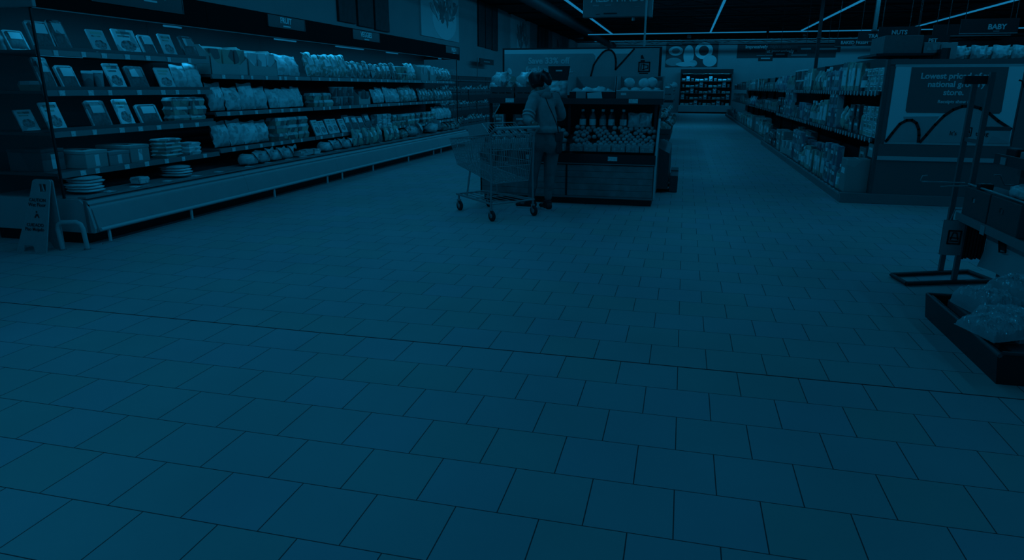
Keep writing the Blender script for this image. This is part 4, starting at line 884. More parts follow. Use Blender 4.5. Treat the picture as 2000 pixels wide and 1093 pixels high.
part('scale_shape', MB().prism([(3.80, 0.835), (4.04, 0.835), (4.04, 0.85), (3.84, 0.93)], EY - 0.0145, EY - 0.012), PB, t)
part('end_body', MB().box(3.24, 4.45, 10.08, 10.12, 0.02, 1.80), DARK, t)
# stock along the top of the shelving and beyond the poster
def stock(name, label, x0, x1, y0, y1, z0, z1, m, cat='box', printed=False):
    t = thing(name, label, cat, ((x0 + x1) / 2, (y0 + y1) / 2, z0))
    part('body', MB().cbox(x0, x1, y0, y1, z0, z1, 0.008), m, t); part('tape', MB().box((x0 + x1) / 2 - 0.02, (x0 + x1) / 2 + 0.02, y0 - 0.001, y1 + 0.001, z1 - 0.001, z1 + 0.0015), CHAR, t)
    if printed: part('print', MB().box(x0 + (x1 - x0) * 0.2, x1 - (x1 - x0) * 0.2, y0 - 0.003, y0, z0 + (z1 - z0) * 0.25, z1 - (z1 - z0) * 0.2), PK[2], t)
    return t
t = thing('storage_shelving', 'dark shelving run behind the poster carrying bulky stock on top', 'shelving', (3.9, 13.5, 0))
part('carcass', MB().box(3.26, 4.40, 10.14, 20.0, 0.0, 1.80), DARK, t); part('top_board', MB().box(3.26, 4.42, 10.14, 20.0, 1.80, 1.86), BLACK, t); part('kick', MB().box(4.40, 4.42, 10.14, 20.0, 0, 0.12), BLACK, t)
BX = mat('bulk_box', 0.13, 0.6, vary=0.08); BXL = mat('bulk_box_pale', 0.36, 0.6, vary=0.06)
t = thing('loft_shelf', 'thin dark shelf over the bay beside the poster carrying the big dark carton', 'shelf', (2.85, 10.9, 1.9))
part('board', MB().box(2.46, 3.26, 10.45, 11.5, 1.925, 1.955), BLACK, t)
for yy in (10.5, 11.4): part('bracket', MB().box(3.14, 3.17, yy, yy + 0.03, 1.60, 1.925), BLACK, t)
stock('carton', 'big dark carton lying on the shelf over the bay beside the poster', 2.55, 3.02, 10.5, 11.2, 1.955, 2.185, BX)
stock('carton', 'small printed carton right of the big dark carton above the poster', 3.04, 3.23, 10.5, 10.9, 1.955, 2.095, MID, printed=True)
stock('carton', 'plain pale carton standing directly above the price poster', 3.27, 3.47, 10.6, 11.0, 1.861, 2.095, BXL)
for i in range(7):
    xx = 3.55 + i * 0.13 if i < 6 else 4.30
    place(('tp%d' % (i % 2), (lambda: k_bag(0.20, 0.16, 0.21, BAGM, 0, 12)) if i % 2 == 0 else (lambda: k_bag(0.18, 0.16, 0.19, LEAF, 0, 14))), 'wrapped_pack', 'plump wrapped pack in the row above the right of the price poster', 'bag', 'wrapped packs above the poster', (xx, 10.75 + 0.10 * (i % 2), 1.861), -PI / 2)
stock('carton', 'tall printed display carton over the third bay of the right row', 2.55, 2.95, 15.6, 16.4, 2.005, 2.30, MID, printed=True) if False else None

# aisle name boards over the shelving
def aisle_sign(txt, label, y, x0, x1, z0, z1, size, tx, tz, sh=0.0):
    t = thing('aisle_sign', label, 'sign', ((x0 + x1) / 2, y, z0), 0, 'black aisle name boards')
    part('board', MB().box(x0, x1, y, y + 0.02, z0, z1), mat('aisle_board', 0.018, 0.5), t); part('edge', MB().box(x0, x1, y - 0.004, y + 0.022, z0 - 0.012, z0), MID, t)
    part('lettering', text_mb(txt, size, (tx, y - 0.003, tz), bold=0.028, shear=sh), LET, t)
    part('small_print', MB().box(tx - size * 0.4, tx + size * 0.4, y - 0.004, y, tz - size * 0.35, tz - size * 0.2), MID, t)
    part('hanger', MB().tube([(x0 + 0.05, y + 0.01, z1), (x0 + 0.05, y + 0.01, CZ)], 0.006, 5).tube([(x1 - 0.05, y + 0.01, z1), (x1 - 0.05, y + 0.01, CZ)], 0.006, 5), DARK, t)
aisle_sign('BABY', 'black aisle board reading BABY above the right end of the poster', 12.0, 3.92, 4.68, 2.30, 2.50, 0.10, 4.40, 2.35)
aisle_sign('PERSONAL', 'black aisle board reading PERSONAL behind the baby board', 15.0, 4.45, 5.75, 2.46, 2.66, 0.085, 5.10, 2.515)
aisle_sign('PET', 'black aisle board reading PET above the pale carton', 13.0, 3.60, 4.12, 2.20, 2.345, 0.08, 3.875, 2.237)
aisle_sign('NUTS', 'black aisle board reading NUTS above the big dark carton', 14.0, 3.28, 3.96, 2.37, 2.56, 0.10, 3.62, 2.43)
aisle_sign('TRAIL MIX', 'black aisle board reading TRAIL MIX partly behind the nuts board', 18.0, 3.80, 4.90, 2.56, 2.76, 0.11, 4.27, 2.63)
aisle_sign('BAKED FRESH', 'black aisle board reading BAKED FRESH left of the trail mix board', 20.0, 3.69, 4.80, 2.56, 2.74, 0.105, 4.15, 2.61)
for i, (y, x0, x1, z0) in enumerate(((24.0, 3.35, 3.85, 2.60), (24.2, 3.9, 4.65, 2.60), (26.5, 2.9, 3.4, 2.55), (30.0, 2.75, 3.3, 2.55))):
    t = thing('aisle_sign', ['small dark far aisle board left of the baked fresh board', 'wide dark far aisle board just left of the baked fresh board', 'small dark far aisle board second from the left', 'small dark far aisle board furthest to the left'][i], 'sign', ((x0 + x1) / 2, y, z0), 0, 'black aisle name boards')
    part('board', MB().box(x0, x1, y, y + 0.02, z0, z0 + 0.19), mat('aisle_board', 0.018, 0.5), t); part('small_print', MB().box(x0 + 0.1, x1 - 0.1, y - 0.004, y, z0 + 0.08, z0 + 0.13), MID, t)
    part('hanger', MB().tube([((x0 + x1) / 2, y + 0.01, z0 + 0.19), ((x0 + x1) / 2, y + 0.01, CZ)], 0.008, 5), DARK, t)
for i, (x, y) in enumerate(((3.17, 14.6), (2.32, 14.4))):
    x = [4.13, 3.32][i]; y = [18.01, 20.2][i]
    t = thing('ceiling_post', ['slim steel post rising from the trail mix board', 'slim dark post rising left of the baked fresh board'][i], 'post', (x, y, 2.2))
    part('post', MB().box(x - 0.04, x + 0.04, y - 0.04, y + 0.04, 2.765 if i == 0 else 0.0, CZ), [GREY, DARK][i], t); part('collar', MB().box(x - 0.06, x + 0.06, y - 0.06, y + 0.06, 2.765, 2.80), CHAR, t)
# more shelving to the right, seen only as dark tops over the poster
t = thing('shelving_run', 'dark shelf run in the next aisle, seen above the right of the poster', 'shelving', (7.6, 18, 0))
part('carcass', MB().box(7.2, 8.2, 11, 28, 0.1, 1.95), DARK, t); part('plinth', MB().box(7.1, 8.3, 11, 28, 0, 0.1), GREY, t)
for i in range(12):
    place(K['bagW' if i % 2 else 'dispC'], 'stock_pack', 'pale pack along the top of the next aisle shelf run', 'bag', 'packs on top of the next aisle run', (7.3, 11.4 + i * 0.5, 1.951), PI, 1.4)
t = thing('building_column', 'square dark building column past the right end of the poster', 'column', (6.2, 14.0, 0))
part('shaft', MB().box(6.0, 6.4, 13.8, 14.2, 0.2, CZ), DARK, t); part('guard', MB().box(5.97, 6.43, 13.77, 14.23, 0, 0.2), CHAR, t)

# ------------------------------------------------------------------ end wall: cooler, picture, slogan board
FY = 44.6
t = thing('refrigerated_case', 'brightly stocked open cooler across the far end of the aisle', 'refrigerated case', (1.1, FY + 0.5, 0))
part('base_panel', MB().box(-0.35, 2.75, FY - 0.1, FY + 1.0, 0.10, 0.48), LIGHT, t); part('kick_plate', MB().box(-0.35, 2.75, FY, FY + 1.0, 0, 0.10), BLACK, t)
part('back_panel', MB().box(-0.35, 2.75, FY + 0.9, FY + 1.0, 0.48, 2.35), CHAR, t); part('canopy', MB().box(-0.35, 2.75, FY + 0.1, FY + 0.95, 2.35, 2.62), BLACK, t)
for s in (-0.35, 2.70): part('end_panel', MB().box(s, s + 0.05, FY + 0.1, FY + 0.95, 0.48, 2.35), DARK, t)
for k in range(5):
    z = 0.482 + k * 0.36
    if k: part('shelf', MB().box(-0.30, 2.70, FY + 0.25, FY + 0.9, z - 0.02, z), CHAR, t)
    tn = ['bottom', 'second', 'middle', 'fourth', 'top'][k]
    for q in range(11):
        kk = K[['cartE', 'cartB', 'clam', 'tubB', 'cartD'][(q * 2 + k) % 5]]
        place(kk, 'package', 'small package on the %s row of the far end cooler' % tn, 'food pack', '%s row of the far end cooler' % tn, (-0.15 + q * 0.27, FY + 0.28, z + 0.001), -PI / 2, (1.2, 1.3, 1.25))
area_light('lamp', (1.2, FY + 0.2, 2.33), 2.8, 0.08, 24.0, rot=(math.radians(-35), 0, 0), parent=t)
t = thing('picture', 'wide food picture with pale plates on the end wall above the far cooler', 'picture', (0.25, 45.98, 2.78))
part('panel', MB().box(-1.35, 1.82, 45.93, 45.995, 2.79, 4.25), DARK, t)
for i, (cx, cz, rx, rz, mi) in enumerate(((-0.75, 3.75, 0.45, 0.28, PALE), (-0.85, 3.1, 0.5, 0.25, MID), (0.05, 3.5, 0.32, 0.6, PALE), (0.35, 3.0, 0.25, 0.2, LIGHT), (0.95, 3.75, 0.55, 0.5, WHITE), (1.35, 3.15, 0.42, 0.35, PALE), (-0.1, 2.95, 0.6, 0.14, PALE))):
    part('plate_print', MB().prism([(cx + rx * math.cos(2 * PI * k / 20), max(2.80, cz + rz * math.sin(2 * PI * k / 20))) for k in range(20)], 45.925 - 0.002 * i, 45.93 - 0.002 * i), mi, t)
    if i in (0, 4): part('food_print', MB().prism([(cx + 0.55 * rx * math.cos(2 * PI * k / 16), cz + 0.6 * rz * math.sin(2 * PI * k / 16)) for k in range(16)], 45.905, 45.91), [GREY, DARK][i // 4], t)
part('bar_print', MB().box(-1.2, -0.4, 45.90, 45.93, 4.12, 4.2), MID, t)
t = thing('slogan_board', 'long dark slogan board on the end wall reading Impressively high quality', 'sign', (5.6, 45.98, 3.3))
part('board', MB().box(2.95, 8.6, 45.94, 45.995, 3.30, 4.13), mat('slogan_black', 0.02, 0.6), t)
part('lettering', text_mb('Impressively', 0.26, (4.05, 45.935, 3.86), bold=0.02), PALE, t); part('lettering', text_mb('high quality', 0.26, (5.45, 45.935, 3.86)), CHAR, t)
part('lettering', text_mb('at impressively', 0.26, (5.45, 45.935, 3.60), bold=0.02), PALE, t); part('lettering', text_mb('low prices', 0.26, (7.0, 45.935, 3.60)), CHAR, t)
part('small_print', MB().box(4.1, 5.9, 45.93, 45.94, 3.42, 3.47).box(6.1, 7.0, 45.93, 45.94, 3.41, 3.48), GREY, t)

# ------------------------------------------------------------------ shopping cart
OC = Vector((-1.905, 7.73, 0)); HV = Vector((-0.768, 0.64, 0)); LV = Vector((0.64, 0.768, 0))
def cp(a, b, z): p = OC + HV * a + LV * b; return (p.x, p.y, z)
t = thing('shopping_cart', 'empty wire shopping cart in front of the shopper', 'shopping cart', tuple(OC))
rt, rb, fb, ft = [(0.0, 0.31, 1.0), (0.02, 0.25, 0.43), (0.93, 0.18, 0.57), (1.02, 0.23, 0.88)]
def lerp(a, b, f): return a + (b - a) * f
def side(s, f, g):
    """point on a basket side: f rear->front, g bottom->top"""
    a = lerp(lerp(rb[0], fb[0], f), lerp(rt[0], ft[0], f), g); b = lerp(lerp(rb[1], fb[1], f), lerp(rt[1], ft[1], f), g); z = lerp(lerp(rb[2], fb[2], f), lerp(rt[2], ft[2], f), g)
    return cp(a, s * b, z)
mb = MB()
for s in (-1, 1):
    for g in (0, 0.2, 0.4, 0.6, 0.8): mb.tube([side(s, 0, g), side(s, 1, g)], 0.0045, 5)
    for i in range(31): mb.tube([side(s, i / 30, 0), side(s, i / 30, 1)], 0.0042, 4)
    mb.tube([side(s, 0, 1), side(s, 1, 1)], 0.008, 8)
for g in (0.2, 0.4, 0.6, 0.8): mb.tube([side(-1, 1, g), side(1, 1, g)], 0.0045, 5)
for i in range(13):
    f = i / 12; q = [Vector(side(-1, 1, g)).lerp(Vector(side(1, 1, g)), f) for g in (0, 1)]; mb.tube(q, 0.0036, 4)
    q = [Vector(side(-1, e, 0)).lerp(Vector(side(1, e, 0)), f) for e in (0, 1)]; mb.tube(q, 0.0036, 4)
for i in range(16): mb.tube([side(-1, i / 15, 0), side(1, i / 15, 0)], 0.003, 4)
mb.tube([side(-1, 1, 1), side(1, 1, 1)], 0.008, 8); mb.tube([side(-1, 0, 0), side(-1, 1, 0), side(1, 1, 0), side(1, 0, 0)], 0.007, 6)
part('basket', mb, CHROME, t)
mb = MB()
for i in range(21): q = [Vector(side(-1, 0, g)).lerp(Vector(side(1, 0, g)), i / 20) for g in (0, 0.95)]; mb.tube(q, 0.0036, 4)
for g in (0, 0.33, 0.66, 0.95): mb.tube([side(-1, 0, g), side(1, 0, g)], 0.0045, 5)
part('rear_gate', mb, CHROME, t)
mb = MB()
for i in range(11): f = -0.22 + 0.44 * i / 10; mb.tube([cp(0.05, f, 0.96), cp(0.28, f, 1.08)], 0.003, 4)
mb.tube([cp(0.05, -0.24, 0.93), cp(0.28, -0.24, 1.10), cp(0.28, 0.24, 1.10), cp(0.05, 0.24, 0.93)], 0.006, 6)
part('child_seat', mb, CHROME, t); part('seat_flap', MB().add([cp(0.03, -0.25, 0.885), cp(0.03, 0.25, 0.885), cp(0.022, 0.25, 0.93), cp(0.022, -0.25, 0.93), cp(0.012, -0.25, 0.885), cp(0.012, 0.25, 0.885), cp(0.005, 0.25, 0.93), cp(0.005, -0.25, 0.93)], [(0, 1, 2, 3), (7, 6, 5, 4), (0, 4, 5, 1), (3, 2, 6, 7), (0, 3, 7, 4), (1, 5, 6, 2)]), PALE, t)
part('handle', MB().tube([cp(-0.10, -0.31, 1.06), cp(-0.10, 0.31, 1.06)], 0.017, 12), LIGHT, t, 'pale rounded push handle')
mb = MB()
for s in (-1, 1):
    mb.tube([cp(-0.10, s * 0.315, 1.06), cp(-0.02, s * 0.318, 1.0), cp(0.0, s * 0.31, 0.96)], 0.012, 8)
    mb.tube([cp(0.0, s * 0.315, 1.0), cp(0.0, s * 0.30, 0.55), cp(0.0, s * 0.31, 0.20)], 0.012, 8)
    mb.tube([cp(0.62, s * 0.19, 0.53), cp(0.64, s * 0.23, 0.21)], 0.012, 8)
part('frame', mb, STEEL, t)
mb = MB()
for s in (-1, 1): mb.tube([cp(-0.02, s * 0.31, 0.20), cp(0.90, s * 0.22, 0.20)], 0.013, 8)
mb.tube([cp(-0.02, -0.31, 0.20), cp(-0.02, 0.31, 0.20)], 0.010, 6); mb.tube([cp(0.90, -0.22, 0.20), cp(0.90, 0.22, 0.20)], 0.013, 8); mb.tube([cp(0.45, -0.26, 0.20), cp(0.45, 0.26, 0.20)], 0.008, 6)
for i in range(5): f = -0.16 + 0.08 * i; mb.tube([cp(-0.02, f * 1.3, 0.205), cp(0.90, f, 0.205)], 0.005, 5)
part('lower_rack', mb, STEEL, t)
for (a, b, nm) in ((0.0, -0.31, 'n'), (0.0, 0.31, 'f'), (0.84, -0.225, 'a'), (0.84, 0.225, 'b')):
    c = part('caster', MB().tube([cp(a, b, 0.21), cp(a, b, 0.135)], 0.014, 8).box(*sum([[cp(a, b, 0)[0] + d for d in (-0.022, 0.022)], [cp(a, b, 0)[1] + d for d in (-0.02, 0.02)]], []), 0.125, 0.14).tube([Vector(cp(a, b, 0.135)) + LV * 0.022, Vector(cp(a - 0.02, b, 0.062)) + LV * 0.022], 0.008, 6).tube([Vector(cp(a, b, 0.135)) - LV * 0.022, Vector(cp(a - 0.02, b, 0.062)) - LV * 0.022], 0.008, 6), STEEL, t)
    M = Matrix(((LV.y, HV.x, LV.x), (-LV.x, HV.y, LV.y), (0, 0, 0))); ax = LV.normalized(); fwd = HV.normalized(); up = Vector((0, 0, 1))
    M = Matrix((fwd, up, ax)).transposed(); o = cp(a - 0.02, b, 0.0625)
    part('wheel', MB().lathe([(0.025, -0.016), (0.055, -0.015), (0.0625, -0.009), (0.0625, 0.009), (0.055, 0.015), (0.025, 0.016)], 22, o, 0, M), RUBBER, c); part('hub', MB().lathe([(0.02, -0.018), (0.028, -0.0165), (0.028, 0.0165), (0.02, 0.018)], 14, o, 0, M), MID, c)

# ------------------------------------------------------------------ the shopper
def skin(verts, edges, sub=2, root=0):
    me = bpy.data.meshes.new('s'); me.from_pydata([v[:3] for v in verts], edges, [])
    o = bpy.data.objects.new('s', me); COL.objects.link(o)
    o.modifiers.new('sk', 'SKIN'); d = me.skin_vertices[0].data
    for i, v in enumerate(verts):
        r = v[3]; d[i].radius = (r, v[4] if len(v) > 4 else r); d[i].use_root = (i == root)
    if sub: ss = o.modifiers.new('ss', 'SUBSURF'); ss.levels = sub; ss.render_levels = sub
    dg = bpy.context.evaluated_depsgraph_get(); m2 = bpy.data.meshes.new_from_object(o.evaluated_get(dg))
    mb = MB(); mb.add([v.co[:] for v in m2.vertices], [list(p.vertices) for p in m2.polygons], 0, True)
    bpy.data.objects.remove(o); bpy.data.meshes.remove(me); bpy.data.meshes.remove(m2); return mb
def fuse(mbs, voxel, smooth=6):
    """weld several closed shapes into one continuous surface"""
    a = MB()
    for b in mbs: a.add(b.v, b.f, 0, True)
    me = a.mesh('f', BLACK); o = bpy.data.objects.new('f', me); COL.objects.link(o)
    r = o.modifiers.new('r', 'REMESH'); r.mode = 'VOXEL'; r.voxel_size = voxel; r.use_smooth_shade = True
    if smooth: s = o.modifiers.new('s', 'SMOOTH'); s.iterations = smooth; s.factor = 0.5
    dg = bpy.context.evaluated_depsgraph_get(); m2 = bpy.data.meshes.new_from_object(o.evaluated_get(dg))
    mb = MB(); mb.add([v.co[:] for v in m2.vertices], [list(p.vertices) for p in m2.polygons], 0, True)
    bpy.data.objects.remove(o); bpy.data.meshes.remove(me); bpy.data.meshes.remove(m2); return mb
SKIN = mat('skin', (0.13, 0.11, 0.09), 0.5); HAIR = mat('hair', 0.010, 0.45); HOOD = mat('sweatshirt', 0.25, 0.85, vary=0.12, scale=14, bump=0.3); LEG = mat('leggings', 0.155, 0.8, vary=0.15, scale=10, bump=0.2)
F = Vector((-0.6, 0.8, 0)); R = Vector((0.8, 0.6, 0))
pel = (-1.640, 8.40, 0.90)
J = dict(pel=pel, wst=(-1.645, 8.41, 1.06), chs=(-1.680, 8.43, 1.27), nkb=(-1.735, 8.47, 1.425), nk=(-1.765, 8.505, 1.485),
         shl=(-1.800, 8.345, 1.375), ell=(-1.830, 8.15, 1.115), wrl=(-1.72, 8.01, 1.105), shr=(-1.555, 8.545, 1.375), elr=(-1.475, 8.61, 1.15), wrr=(-1.60, 8.83, 1.13),
         hpl=(-1.735, 8.340, 0.87), knl=(-1.80, 8.40, 0.48), anl=(-1.84, 8.47, 0.10), hpr=(-1.565, 8.455, 0.87), knr=(-1.60, 8.46, 0.48), anr=(-1.605, 8.395, 0.10))
def chain(keys, radii, edges, sub=2, root=0): return skin([(*J[k], *(r if isinstance(r, tuple) else (r,))) for k, r in zip(keys, radii)], edges, sub, root)
bkeys = ['pel', 'wst', 'chs', 'nkb', 'nk', 'shl', 'ell', 'wrl', 'shr', 'elr', 'wrr', 'hpl', 'knl', 'anl', 'hpr', 'knr', 'anr']
bed = [(0, 1), (1, 2), (2, 3), (3, 4), (2, 5), (5, 6), (6, 7), (2, 8), (8, 9), (9, 10), (0, 11), (11, 12), (12, 13), (0, 14), (14, 15), (15, 16)]
body = chain(bkeys, [0.105, 0.095, 0.10, 0.06, 0.05, 0.05, 0.038, 0.026, 0.05, 0.038, 0.026, 0.075, 0.05, 0.032, 0.075, 0.05, 0.032], bed)
hc = Vector((-1.805, 8.535, 1.562)); hd = Vector((-0.85, 0.45, -0.42)).normalized()      # head bowed, turned to the left
hs = hd.cross(Vector((0, 0, 1))).normalized(); hu = hs.cross(hd)
HM = Matrix((hd, -hs, hu)).transposed().to_4x4(); HM.translation = hc
head = MB().ball((0, 0, 0.015), (0.098, 0.075, 0.105), 20, 14); head.ball((0.045, 0, -0.065), (0.055, 0.050, 0.055), 14, 10)      # skull, jaw
head.ball((0.100, 0, -0.015), (0.020, 0.013, 0.024), 10, 8); head.ball((0.088, 0, -0.058), (0.014, 0.024, 0.008), 10, 6); head.ball((0.088, 0, -0.070), (0.013, 0.020, 0.007), 10, 6)
for s in (-1, 1):
    head.ball((0.085, s * 0.032, 0.012), (0.014, 0.014, 0.010), 10, 8); head.ball((0.082, s * 0.032, 0.030), (0.016, 0.022, 0.007), 10, 6); head.ball((-0.008, s * 0.078, -0.008), (0.020, 0.008, 0.030), 10, 8)
head.xf(HM)
def hand(wr, d, nrm, grip, mbs):
    """palm with four curled fingers and a thumb; d along the hand, nrm out of its back"""
    d = Vector(d).normalized(); nrm = (Vector(nrm) - d * d.dot(Vector(nrm))).normalized(); sd = d.cross(nrm); w = Vector(wr)
    mbs.append(skin([(*w, 0.024, 0.018), (*(w + d * 0.045), 0.036, 0.017), (*(w + d * 0.085), 0.038, 0.015)], [(0, 1), (1, 2)], 2))
    for i, (o, L) in enumerate(((-0.028, 0.066), (-0.009, 0.076), (0.010, 0.072), (0.028, 0.056))):
        b = w + d * 0.078 + sd * o; p = [b]; a = 0.25
        for q, l in enumerate((0.42, 0.32, 0.26)):
            a += grip * (0.55 if q == 0 else 0.75); p.append(p[-1] + (d * math.cos(a) - nrm * math.sin(a)) * L * l)
        mbs.append(MB().tube(p, [0.0095, 0.009, 0.0085, 0.007], 8))
    b = w + d * 0.03 - sd * 0.03
    mbs.append(MB().tube([b, b - sd * 0.022 + d * 0.022 - nrm * 0.012, b - sd * 0.026 + d * 0.05 - nrm * 0.03, b - sd * 0.018 + d * 0.07 - nrm * 0.045], [0.012, 0.011, 0.010, 0.008], 8))
hands = []
hx = Vector(cp(-0.10, 0.26, 1.06))
hand(J['wrl'], hx + Vector((0, 0, 0.03)) - Vector(J['wrl']), (0, 0, 1), 1.1, hands)
hand(J['wrr'], (-0.35, 0.85, -0.1), (0, 0, 1), 0.6, hands)
neck = skin([(*J['nkb'], 0.055), (*J['nk'], 0.05), (*(hc + Vector((0.02, 0, -0.03))), 0.055)], [(0, 1), (1, 2)], 2)
P = thing('person', 'person in a grey sweatshirt and leggings leaning on the cart, seen from behind', 'person', (-1.68, 8.42, 0))
part('body', fuse([body, head, neck] + hands, 0.0065, 4), SKIN, P)
tk = ['wst', 'pel', 'chs', 'nkb', 'shl', 'ell', 'shr', 'elr', 'wrl', 'wrr']
J['hem'] = (-1.640, 8.40, 0.975); J['wl2'] = tuple(Vector(J['ell']).lerp(Vector(J['wrl']), 0.9)); J['wr2'] = tuple(Vector(J['elr']).lerp(Vector(J['wrr']), 0.92))
sh = chain(['hem', 'wst', 'chs', 'nkb'], [0.158, 0.150, 0.156, 0.088], [(0, 1), (1, 2), (2, 3)], 2)
sh.v = [tuple(Vector(v)) for v in sh.v]
arms = [chain(['chs', 'shl', 'ell', 'wl2'], [0.10, 0.085, 0.066, 0.045], [(0, 1), (1, 2), (2, 3)], 2), chain(['chs', 'shr', 'elr', 'wr2'], [0.10, 0.083, 0.064, 0.045], [(0, 1), (1, 2), (2, 3)], 2)]
sl_ = [MB().ball(Vector(J['shl']) + Vector((0.015, 0.01, -0.01)), (0.082, 0.082, 0.085), 14, 10), MB().ball(Vector(J['shr']) - Vector((0.015, 0.01, 0.01)), (0.082, 0.082, 0.085), 14, 10)]
hem = MB().lathe([(0.172, 0.965), (0.184, 0.985), (0.182, 1.02), (0.168, 1.04)], 24, (-1.640, 8.40, 0))
shirt = fuse([sh] + arms + sl_ + [hem], 0.010, 5)
part('sweatshirt', shirt, HOOD, P)
el, sl2 = Vector(J['ell']), Vector(J['shl']); dv = (el - sl2).normalized()
for f in (0.66, 0.80):
    c = sl2.lerp(el, f); part('sleeve_stripe', MB().tube([c - dv * 0.012, c + dv * 0.012], 0.079 if f < 0.7 else 0.075, 18), mat('stripe_cloth', 0.36, 0.85), P, 'pale stripe round the left sleeve')
collar = [tuple(Vector(J['nkb']) + Vector((0.085 * math.cos(a), 0.075 * math.sin(a), 0.02 + 0.022 * math.sin(a + 0.6)))) for a in [2 * PI * k / 16 for k in range(16)]]
part('hood', MB().tube(collar, 0.042, 10, closed=True).ball(Vector(J['nkb']) + Vector((0.075, -0.055, -0.02)), (0.075, 0.065, 0.055), 14, 10), mat('hood_lining', 0.20, 0.85), P)
legs = fuse([chain(['pel', 'hpl', 'knl', 'anl'], [0.13, 0.122, 0.078, 0.048], [(0, 1), (1, 2), (2, 3)], 2), chain(['pel', 'hpr', 'knr', 'anr'], [0.13, 0.126, 0.082, 0.048], [(0, 1), (1, 2), (2, 3)], 2),
             MB().ball((-1.64, 8.40, 0.92), (0.170, 0.150, 0.13), 18, 12), MB().ball((-1.570, 8.36, 0.84), (0.130, 0.12, 0.135), 16, 12), MB().ball((-1.73, 8.32, 0.86), (0.125, 0.12, 0.14), 16, 12),
             MB().ball((-1.585, 8.41, 0.33), (0.058, 0.058, 0.11), 14, 10), MB().ball((-1.80, 8.42, 0.33), (0.056, 0.056, 0.11), 14, 10)], 0.010, 6)
part('leggings', legs, LEG, P)
for (an, toe) in (('anl', Vector((-0.93, 0.15, 0)).normalized()), ('anr', Vector((-0.55, 0.83, 0)).normalized())):
    a = Vector(J[an]); a.z = 0; s_ = Vector((-toe.y, toe.x, 0))
    sh_ = fuse([MB().ball(a + toe * 0.03 + Vector((0, 0, 0.06)), (0.055, 0.055, 0.055), 14, 10), MB().ball(a + toe * 0.11 + Vector((0, 0, 0.045)), (0.075, 0.055, 0.036), 14, 10), MB().ball(a + toe * 0.16 + Vector((0, 0, 0.038)), (0.055, 0.050, 0.03), 14, 10),
                MB().ball(a - toe * 0.035 + Vector((0, 0, 0.05)), (0.045, 0.045, 0.048), 14, 10), MB().tube([a + Vector((0, 0, 0.05)), a + Vector((0, 0, 0.125))], 0.052, 14)], 0.008, 3)
    sh_.v = [(x, y, max(z, 0.018)) for x, y, z in sh_.v]
    so = part('shoe', sh_, mat('shoe_black', 0.015, 0.5), P)
    pts = [(a + toe * (0.075 + 0.135 * math.cos(q)) + s_ * (0.054 * math.sin(q))) for q in [2 * PI * k / 22 for k in range(22)]]
    part('sole', MB().prism([(p.x, p.y) for p in pts], 0.0, 0.024, 'Z'), PALE, so, 'pale shoe sole')
hr = MB().ball((-0.018, 0, 0.025), (0.112, 0.092, 0.116), 22, 16, 0, 0.05, 3)
hr.v = [(x, y, z) if not (x > 0.045 and z < 0.06) else (0.045 + (x - 0.045) * 0.1, y, z) for x, y, z in hr.v]
hr.xf(HM); bun = MB()
pt0 = HM @ Vector((-0.070, 0.0, 0.045))
bun.tube([pt0 - Vector((0.02, 0, 0)), pt0 + Vector((0.055, -0.03, 0.015)), pt0 + Vector((0.105, -0.05, -0.005)), pt0 + Vector((0.135, -0.075, -0.05)), pt0 + Vector((0.150, -0.085, -0.10))], [0.07, 0.062, 0.058, 0.050, 0.022], 14)
part('hair', fuse([hr, bun], 0.008, 3), HAIR, P)
part('hair_tie', MB().tube([pt0 + Vector((0.040 + 0.066 * math.cos(a) * 0.3, -0.022 + 0.066 * math.sin(a), 0.016 + 0.066 * math.cos(a))) for a in [2 * PI * k / 16 for k in range(16)]], 0.008, 6, closed=True), CHAR, P)
t = thing('shoulder_bag', 'small dark bag hanging at the shopper\'s right hip on a thin strap', 'bag', (-1.47, 8.36, 0.75))
part('bag', MB().cbox(-1.500, -1.440, 8.27, 8.46, 0.72, 0.97, 0.02), mat('leather', 0.03, 0.5), t)
part('flap', MB().cbox(-1.503, -1.436, 8.262, 8.468, 0.87, 0.978, 0.01), mat('leather', 0.03, 0.5), t)
sp = [Vector((-1.46, 8.27, 0.96)), Vector((-1.475, 8.245, 1.06)), Vector((-1.53, 8.255, 1.18)), Vector((-1.595, 8.275, 1.30)), Vector((-1.635, 8.30, 1.385))]
part('strap', MB().tube(sp, 0.007, 6), BLACK, t)
place(('cpack', lambda: k_carton(0.13, 0.10, 0.17, PALE, PK[0])), 'package', 'pale package held up just right of the shopper', 'food pack', None, (-1.42, 8.86, 1.14), -PI / 2) if False else None

